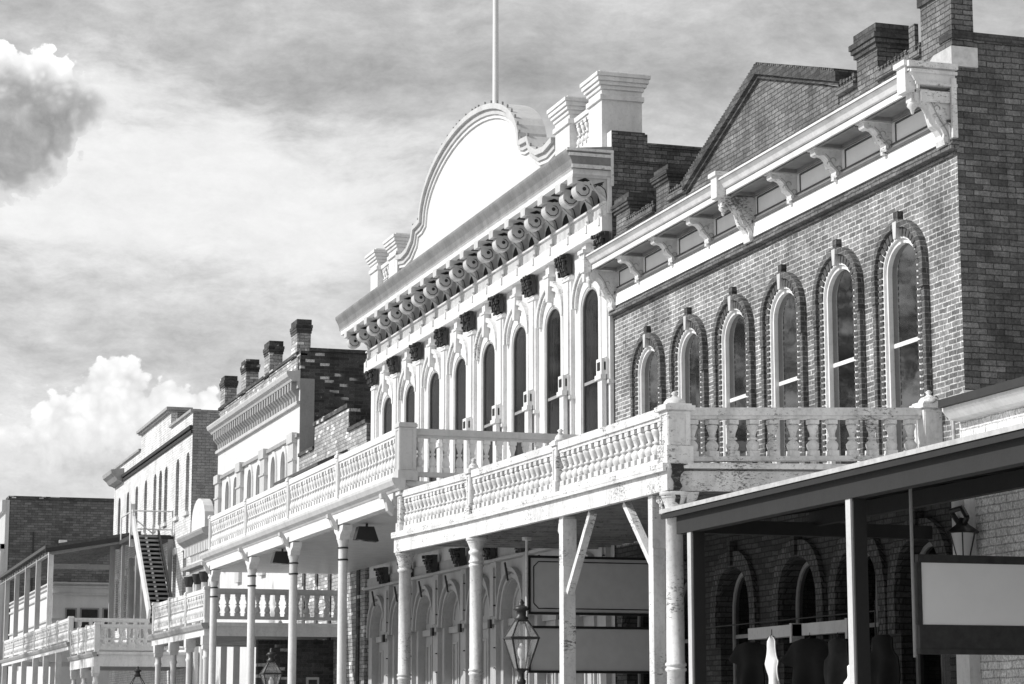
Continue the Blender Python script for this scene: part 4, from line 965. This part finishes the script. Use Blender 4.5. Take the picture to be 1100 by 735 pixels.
# garments under the awning
def garment(u, vt, vb, wpx, x, mat, label, kind='shirt'):
    _, y, z1 = atX(u, vt, x); z0 = z1 - (.95 if kind == 'long' else .72)
    w_ = wpx
    t = thing('garment', (x, y, z1), label, 'clothing', 'garments hung for sale under the awning')
    if kind == 'shirt': P = [(0, -.07), (.1, 0), (.26, -.05), (.44, -.26), (.34, -.33), (.27, -.24), (.27, -.9), (.14, -.94), (0, -.9), (-.14, -.93), (-.27, -.9), (-.27, -.24), (-.34, -.33), (-.44, -.26), (-.26, -.05), (-.1, 0)]
    elif kind == 'vest': P = [(0, -.18), (.1, 0), (.17, -.02), (.2, -.25), (.28, -.35), (.3, -.95), (0, -.97), (-.3, -.93), (-.28, -.35), (-.2, -.25), (-.17, -.02), (-.1, 0)]
    else: P = [(0, 0), (.05, -.03), (.1, -.12), (.12, -.42), (.16, -.5), (.14, -.62), (.2, -1.0), (.24, -1.22), (-.14, -1.22), (-.1, -.8), (-.15, -.55), (-.13, -.35), (-.09, -.1), (-.04, -.03)]
    zs_ = sorted({b_ for _, b_ in P}); zmin, zmax = min(zs_), max(zs_)
    def span(zq):
        xs = []
        for (p0, p1) in zip(P, P[1:] + P[:1]):
            if (p0[1] - zq) * (p1[1] - zq) < 0: xs.append(p0[0] + (p1[0] - p0[0]) * (zq - p0[1]) / (p1[1] - p0[1]))
        return (min(xs), max(xs)) if len(xs) > 1 else (-.05, .05)
    nr, nc = 22, 14; vs = []; ph_ = random.uniform(0, 6)
    for s_ in (-1, 1):
        for i in range(nr + 1):
            zq = zmin + (zmax - zmin) * (i / nr) * .998 + .0007; l0, l1 = span(zq); f_ = 1 - i / nr
            for j in range(nc + 1):
                a_ = l0 + (l1 - l0) * j / nc; ed = math.sin(math.pi * j / nc)
                dp = s_ * (.015 + .07 * ed) + (.05 * f_ + .01) * math.sin(a_ * 19 + ph_ + 2 * f_) * .8 + .02 * math.sin(zq * 11 + a_ * 7)
                vs.append((x + (a_ * .5 + dp * .85) * w_, y + (-a_ * .86 + dp * .5) * w_, z1 + zq * w_))
    q = nc + 1; T = (nr + 1) * q; fs = []
    for o_ in (0, T):
        fs += [(o_ + i * q + j, o_ + i * q + j + 1, o_ + (i + 1) * q + j + 1, o_ + (i + 1) * q + j) for i in range(nr) for j in range(nc)]
    fs += [(i * q + j, (i + 1) * q + j, T + (i + 1) * q + j, T + i * q + j) for i in range(nr) for j in (0, nc)]
    MB().add(vs, fs, True).build('cloth', mat, t)
    MB().tube([(x - .06 * w_, y + .1 * w_, z1 - .04), (x, y, z1 + .02), (x, y, z1 + .1)], .008, 5).build('hanger', 'black', t)
garment(829, 683, 735, .8, 14.9, 'cloth_w', 'narrow white garment hanging alone under the awning', 'long')
garment(806, 690, 735, 1.15, 16.5, 'cloth_d', 'dark hoodie hanging left of the white garment')
garment(870, 686, 735, 1.4, 16.4, 'cloth_d', 'large black jacket hanging right of the white garment')
garment(900, 686, 735, 1.0, 16.3, 'cloth_g', 'grey sleeveless vest hanging beside the black jacket', 'vest')
garment(922, 690, 715, .52, 13.6, 'cloth_w', 'white top hanging behind the awning post, the upper of two', 'vest')
garment(919, 713, 735, .7, 13.5, 'cloth_w', 'white top hanging behind the awning post, the lower of two', 'vest')
garment(948, 682, 735, 1.0, 16.3, 'cloth_d', 'black patterned top hanging right of the awning post', 'vest')
rk = thing('clothes_rail', (16.5, 37, .3), 'long dark clothes rail on uprights under the awning', 'clothes rail')
m = MB(); m.tube([(16.5, 33.2, 3.36), (16.5, 40.5, 3.36)], .012); m.build('rail', 'blackm', rk)
for y in (33.2, 40.5): MB().tube([(16.5, y, .3), (16.5, y, 3.36)], .012).build('upright', 'blackm', rk)
for i, (ua, ub, vv) in enumerate(((809, 857, 679), (867, 917, 674))):
    q0, q1 = atX(ua, vv, 16.5), atX(ub, vv - 3, 16.5)
    t = thing('shop_shelf', (16.5, q0[1], q0[2]), ['pale wooden sign rail over the doorway left of centre under the awning', 'pale wooden sign rail over the doorway beside the awning post'][i], 'shelf', 'pale boards over the shop doorways')
    MB().box(16.4, 16.6, q1[1], q0[1], q0[2] - .14, q0[2] + .06).build('board', 'cream', t)
    MB().box(16.38, 16.62, q1[1], q1[1] + .08, q0[2] - .25, q0[2] + .08).build('end_bracket', 'cream', t)

# trees across the street (mirrored in the panes)
def tree(x, y, h, label):
    t = thing('tree', (x, y, 0), label, 'tree', 'trees across the street')
    m = MB(); m.lathe([(.35, 0), (.25, h * .2), (.2, h * .5), (.08, h * .85)], x, y, 8)
    for k in range(9):
        a_ = k * 2.4; m.tube([(x, y, h * (.3 + .05 * k)), (x + 2.6 * math.cos(a_), y + 2.6 * math.sin(a_), h * (.45 + .05 * k))], .08, 5)
    m.build('trunk', 'bark', t)
    m = MB()
    cl = [(random.gauss(0, 3.0), random.gauss(0, 3.2), h * random.uniform(.3, 1)) for _ in range(34)]
    for _ in range(3000):
        c0 = random.choice(cl); q_ = Vector((x + c0[0] + random.gauss(0, .55), y + c0[1] + random.gauss(0, .55), c0[2] + random.gauss(0, .5)))
        u_ = Vector((random.gauss(0, 1), random.gauss(0, 1), random.gauss(0, 1))).normalized(); w_ = u_.orthogonal().normalized(); s_ = .2
        m.add([q_ - u_ * s_, q_ + w_ * s_ * .5, q_ + u_ * s_, q_ - w_ * s_ * .5], [(0, 1, 2, 3)])
    m.build('crown', 'leaf', t)
for (x, y, h) in ((-13, 82, 22), (-12, 91, 23), (-14, 100, 25), (-13, 109, 26), (-14, 118, 27), (-13, 127, 28)): tree(x, y, h, 'leafy tree across the street from the porches')

# ================================================================== LIGHT
SUN_EL = R(36); SUN_AZ = R(-82)     # azimuth from +Y, clockwise
sd = Vector((math.sin(SUN_AZ) * math.cos(SUN_EL), math.cos(SUN_AZ) * math.cos(SUN_EL), math.sin(SUN_EL)))
sl = bpy.data.lights.new('sun', 'SUN'); sl.energy = 3.5; sl.angle = R(.5); sl.color = (1, .995, .985)
so = bpy.data.objects.new('sun', sl); COL.objects.link(so); so.rotation_euler = (-sd).to_track_quat('-Z', 'Y').to_euler(); so.location = (-50, 20, 60)

# sky
w = bpy.data.worlds.new('World'); sc.world = w; w.use_nodes = True; nt = w.node_tree
bg = nt.nodes['Background']; bg.inputs['Strength'].default_value = .1
sky = N(nt, 'ShaderNodeTexSky', sky_type='NISHITA', sun_disc=False); sky.sun_elevation = SUN_EL; sky.sun_rotation = SUN_AZ
sky.dust_density = 2
bw = N(nt, 'ShaderNodeRGBToBW'); nt.links.new(sky.outputs[0], bw.inputs[0])
tc = N(nt, 'ShaderNodeTexCoord'); D = tc.outputs['Generated']
sep = N(nt, 'ShaderNodeSeparateXYZ'); nt.links.new(D, sep.inputs[0])
az = mth(nt, 'ARCTAN2', sep.outputs[0], sep.outputs[1]); el = mth(nt, 'ARCSINE', sep.outputs[2])
PXR = 1 / 2450.
def azel(u, v):
    r = Vector(ray(u, v)).normalized(); return math.atan2(r.x, r.y), math.asin(r.z)
def field(blobs):
    out = None
    for (u, v, r, sxx, syy) in blobs:
        a0, e0 = azel(u, v)
        da = mth(nt, 'MULTIPLY', mth(nt, 'SUBTRACT', az, a0), 1 / (PXR * r * sxx)); de = mth(nt, 'MULTIPLY', mth(nt, 'SUBTRACT', el, e0), 1 / (PXR * r * syy))
        d2 = mth(nt, 'SQRT', mth(nt, 'ADD', mth(nt, 'MULTIPLY', da, da), mth(nt, 'MULTIPLY', de, de)))
        f = mth(nt, 'MULTIPLY', mth(nt, 'SUBTRACT', 1.0, d2), r)
        out = f if out is None else mth(nt, 'MAXIMUM', out, f)
    return out
def sstep(x, lo, hi):
    n = N(nt, 'ShaderNodeMapRange', interpolation_type='SMOOTHSTEP'); nt.links.new(x, n.inputs[0])
    n.inputs[1].default_value = lo; n.inputs[2].default_value = hi; return n.outputs[0]
def lerp(f, a, b_):
    return mth(nt, 'ADD', mth(nt, 'MULTIPLY', a, mth(nt, 'SUBTRACT', 1.0, f)), mth(nt, 'MULTIPLY', b_, f))
def vor(vec, scale):
    n = N(nt, 'ShaderNodeTexVoronoi', feature='SMOOTH_F1'); n.inputs['Scale'].default_value = scale; n.inputs['Smoothness'].default_value = .35
    nt.links.new(vec, n.inputs['Vector']); return n.outputs['Distance']
def warp(vec, sc_, amt):
    t = N(nt, 'ShaderNodeTexNoise'); t.inputs['Scale'].default_value = sc_; t.inputs['Detail'].default_value = 5; nt.links.new(vec, t.inputs['Vector'])
    v1 = N(nt, 'ShaderNodeVectorMath', operation='SUBTRACT'); nt.links.new(t.outputs['Color'], v1.inputs[0]); v1.inputs[1].default_value = (.5, .5, .5)
    v2 = N(nt, 'ShaderNodeVectorMath', operation='SCALE'); nt.links.new(v1.outputs[0], v2.inputs[0]); v2.inputs['Scale'].default_value = amt
    v3 = N(nt, 'ShaderNodeVectorMath', operation='ADD'); nt.links.new(vec, v3.inputs[0]); nt.links.new(v2.outputs[0], v3.inputs[1]); return v3.outputs[0]
DW_ = warp(D, 40, .012); DS = warp(D, 12, .022)
nf = noise(nt, DW_, 75, 10, .7); nm = noise(nt, D, 24, 7, .6)
bil = mth(nt, 'ADD', mth(nt, 'MULTIPLY', vor(DW_, 95), .62), mth(nt, 'MULTIPLY', vor(DW_, 230), .38))   # ~0 in the middle of a puff, ~.6 between puffs
streak = noise(nt, scaled(nt, DS, (1, 1, 2.8)), 11, 10, .66); streak2 = noise(nt, scaled(nt, DS, (1, 1, 1.9)), 42, 10, .72)
# thin high cloud over the Nishita sky
base = lerp(sstep(el, azel(550, 600)[1], azel(550, 40)[1]), 6.2, 4.4)
base = mth(nt, 'MULTIPLY', base, mth(nt, 'ADD', .22, mth(nt, 'MULTIPLY', streak, 1.42)))
base = mth(nt, 'MULTIPLY', base, mth(nt, 'ADD', .58, mth(nt, 'MULTIPLY', streak2, .84)))
band = field([(170, 190, 170, 1.5, .55), (300, 230, 120, 1.6, .5), (120, 120, 60, 1.4, .8)])
band = sstep(mth(nt, 'ADD', band, mth(nt, 'MULTIPLY', mth(nt, 'SUBTRACT', streak, .5), 300)), -50, 80)
base = lerp(band, base, mth(nt, 'ADD', 5.6, mth(nt, 'MULTIPLY', streak2, 2.6)))
thin = mth(nt, 'ADD', mth(nt, 'MULTIPLY', bw.outputs[0], .12), mth(nt, 'MULTIPLY', base, .96))
nz = mth(nt, 'ADD', mth(nt, 'MULTIPLY', mth(nt, 'SUBTRACT', .38, bil), 40), mth(nt, 'ADD', mth(nt, 'MULTIPLY', mth(nt, 'SUBTRACT', nf, .5), 34), mth(nt, 'MULTIPLY', mth(nt, 'SUBTRACT', nm, .5), 40)))
c1 = field([(8, 138, 84, 1, 1), (58, 118, 52, 1, 1), (88, 115, 32, 1, 1), (45, 80, 32, 1, 1), (10, 78, 34, 1, 1), (20, 180, 44, 1, 1), (75, 90, 26, 1, 1)])
c1 = mth(nt, 'ADD', c1, nz)
a0, e_top = azel(40, 58); _, e_bot = azel(40, 116)
up = sstep(mth(nt, 'ADD', el, mth(nt, 'MULTIPLY', mth(nt, 'SUBTRACT', .4, bil), .02)), e_bot, e_top)
m1 = sstep(c1, 0, 4)
inner = sstep(c1, 3, 26)
sh1 = lerp(mth(nt, 'MULTIPLY', inner, mth(nt, 'SUBTRACT', 1.0, mth(nt, 'MULTIPLY', up, .9))), mth(nt, 'SUBTRACT', lerp(up, 7.2, 9.8), mth(nt, 'MULTIPLY', bil, 2.4)), mth(nt, 'SUBTRACT', mth(nt, 'ADD', 2.3, mth(nt, 'MULTIPLY', nf, 3.4)), mth(nt, 'MULTIPLY', bil, 1.6)))
c2 = field([(125, 426, 46, 1, 1), (80, 475, 55, 1, 1), (180, 440, 38, 1, 1), (216, 436, 26, 1, 1), (40, 530, 75, 1, 1), (150, 500, 80, 1.3, 1), (10, 490, 40, 1, 1)])
c2 = mth(nt, 'ADD', c2, mth(nt, 'MULTIPLY', nz, .8)); m2 = sstep(c2, 0, 5)
lowf = sstep(mth(nt, 'ADD', el, mth(nt, 'MULTIPLY', mth(nt, 'SUBTRACT', nm, .5), .08)), azel(100, 530)[1], azel(100, 410)[1])
sh2 = lerp(lowf, mth(nt, 'ADD', 4.6, mth(nt, 'MULTIPLY', nf, 3.2)), mth(nt, 'SUBTRACT', mth(nt, 'ADD', 8.2, mth(nt, 'MULTIPLY', nf, 3.2)), mth(nt, 'MULTIPLY', bil, 4.6)))
m2 = mth(nt, 'MULTIPLY', m2, sstep(mth(nt, 'ADD', lowf, mth(nt, 'MULTIPLY', nf, .5)), .1, .6))
fin = lerp(m2, lerp(m1, thin, sh1), sh2)
below = sstep(el, -.02, .02)
fin = lerp(below, 1.0, fin)
nt.links.new(fin, bg.inputs['Color'])

# ------------------------------------------------------------------ view
vs = sc.view_settings; vs.view_transform = 'Standard'; vs.look = 'None'; vs.gamma = 1; vs.exposure = .34
M['ceil'].node_tree.nodes['Principled BSDF'].inputs['Roughness'].default_value = .35
w.cycles.sampling_method = 'NONE'
sc.cycles.max_bounces = 5; sc.cycles.use_denoising = True
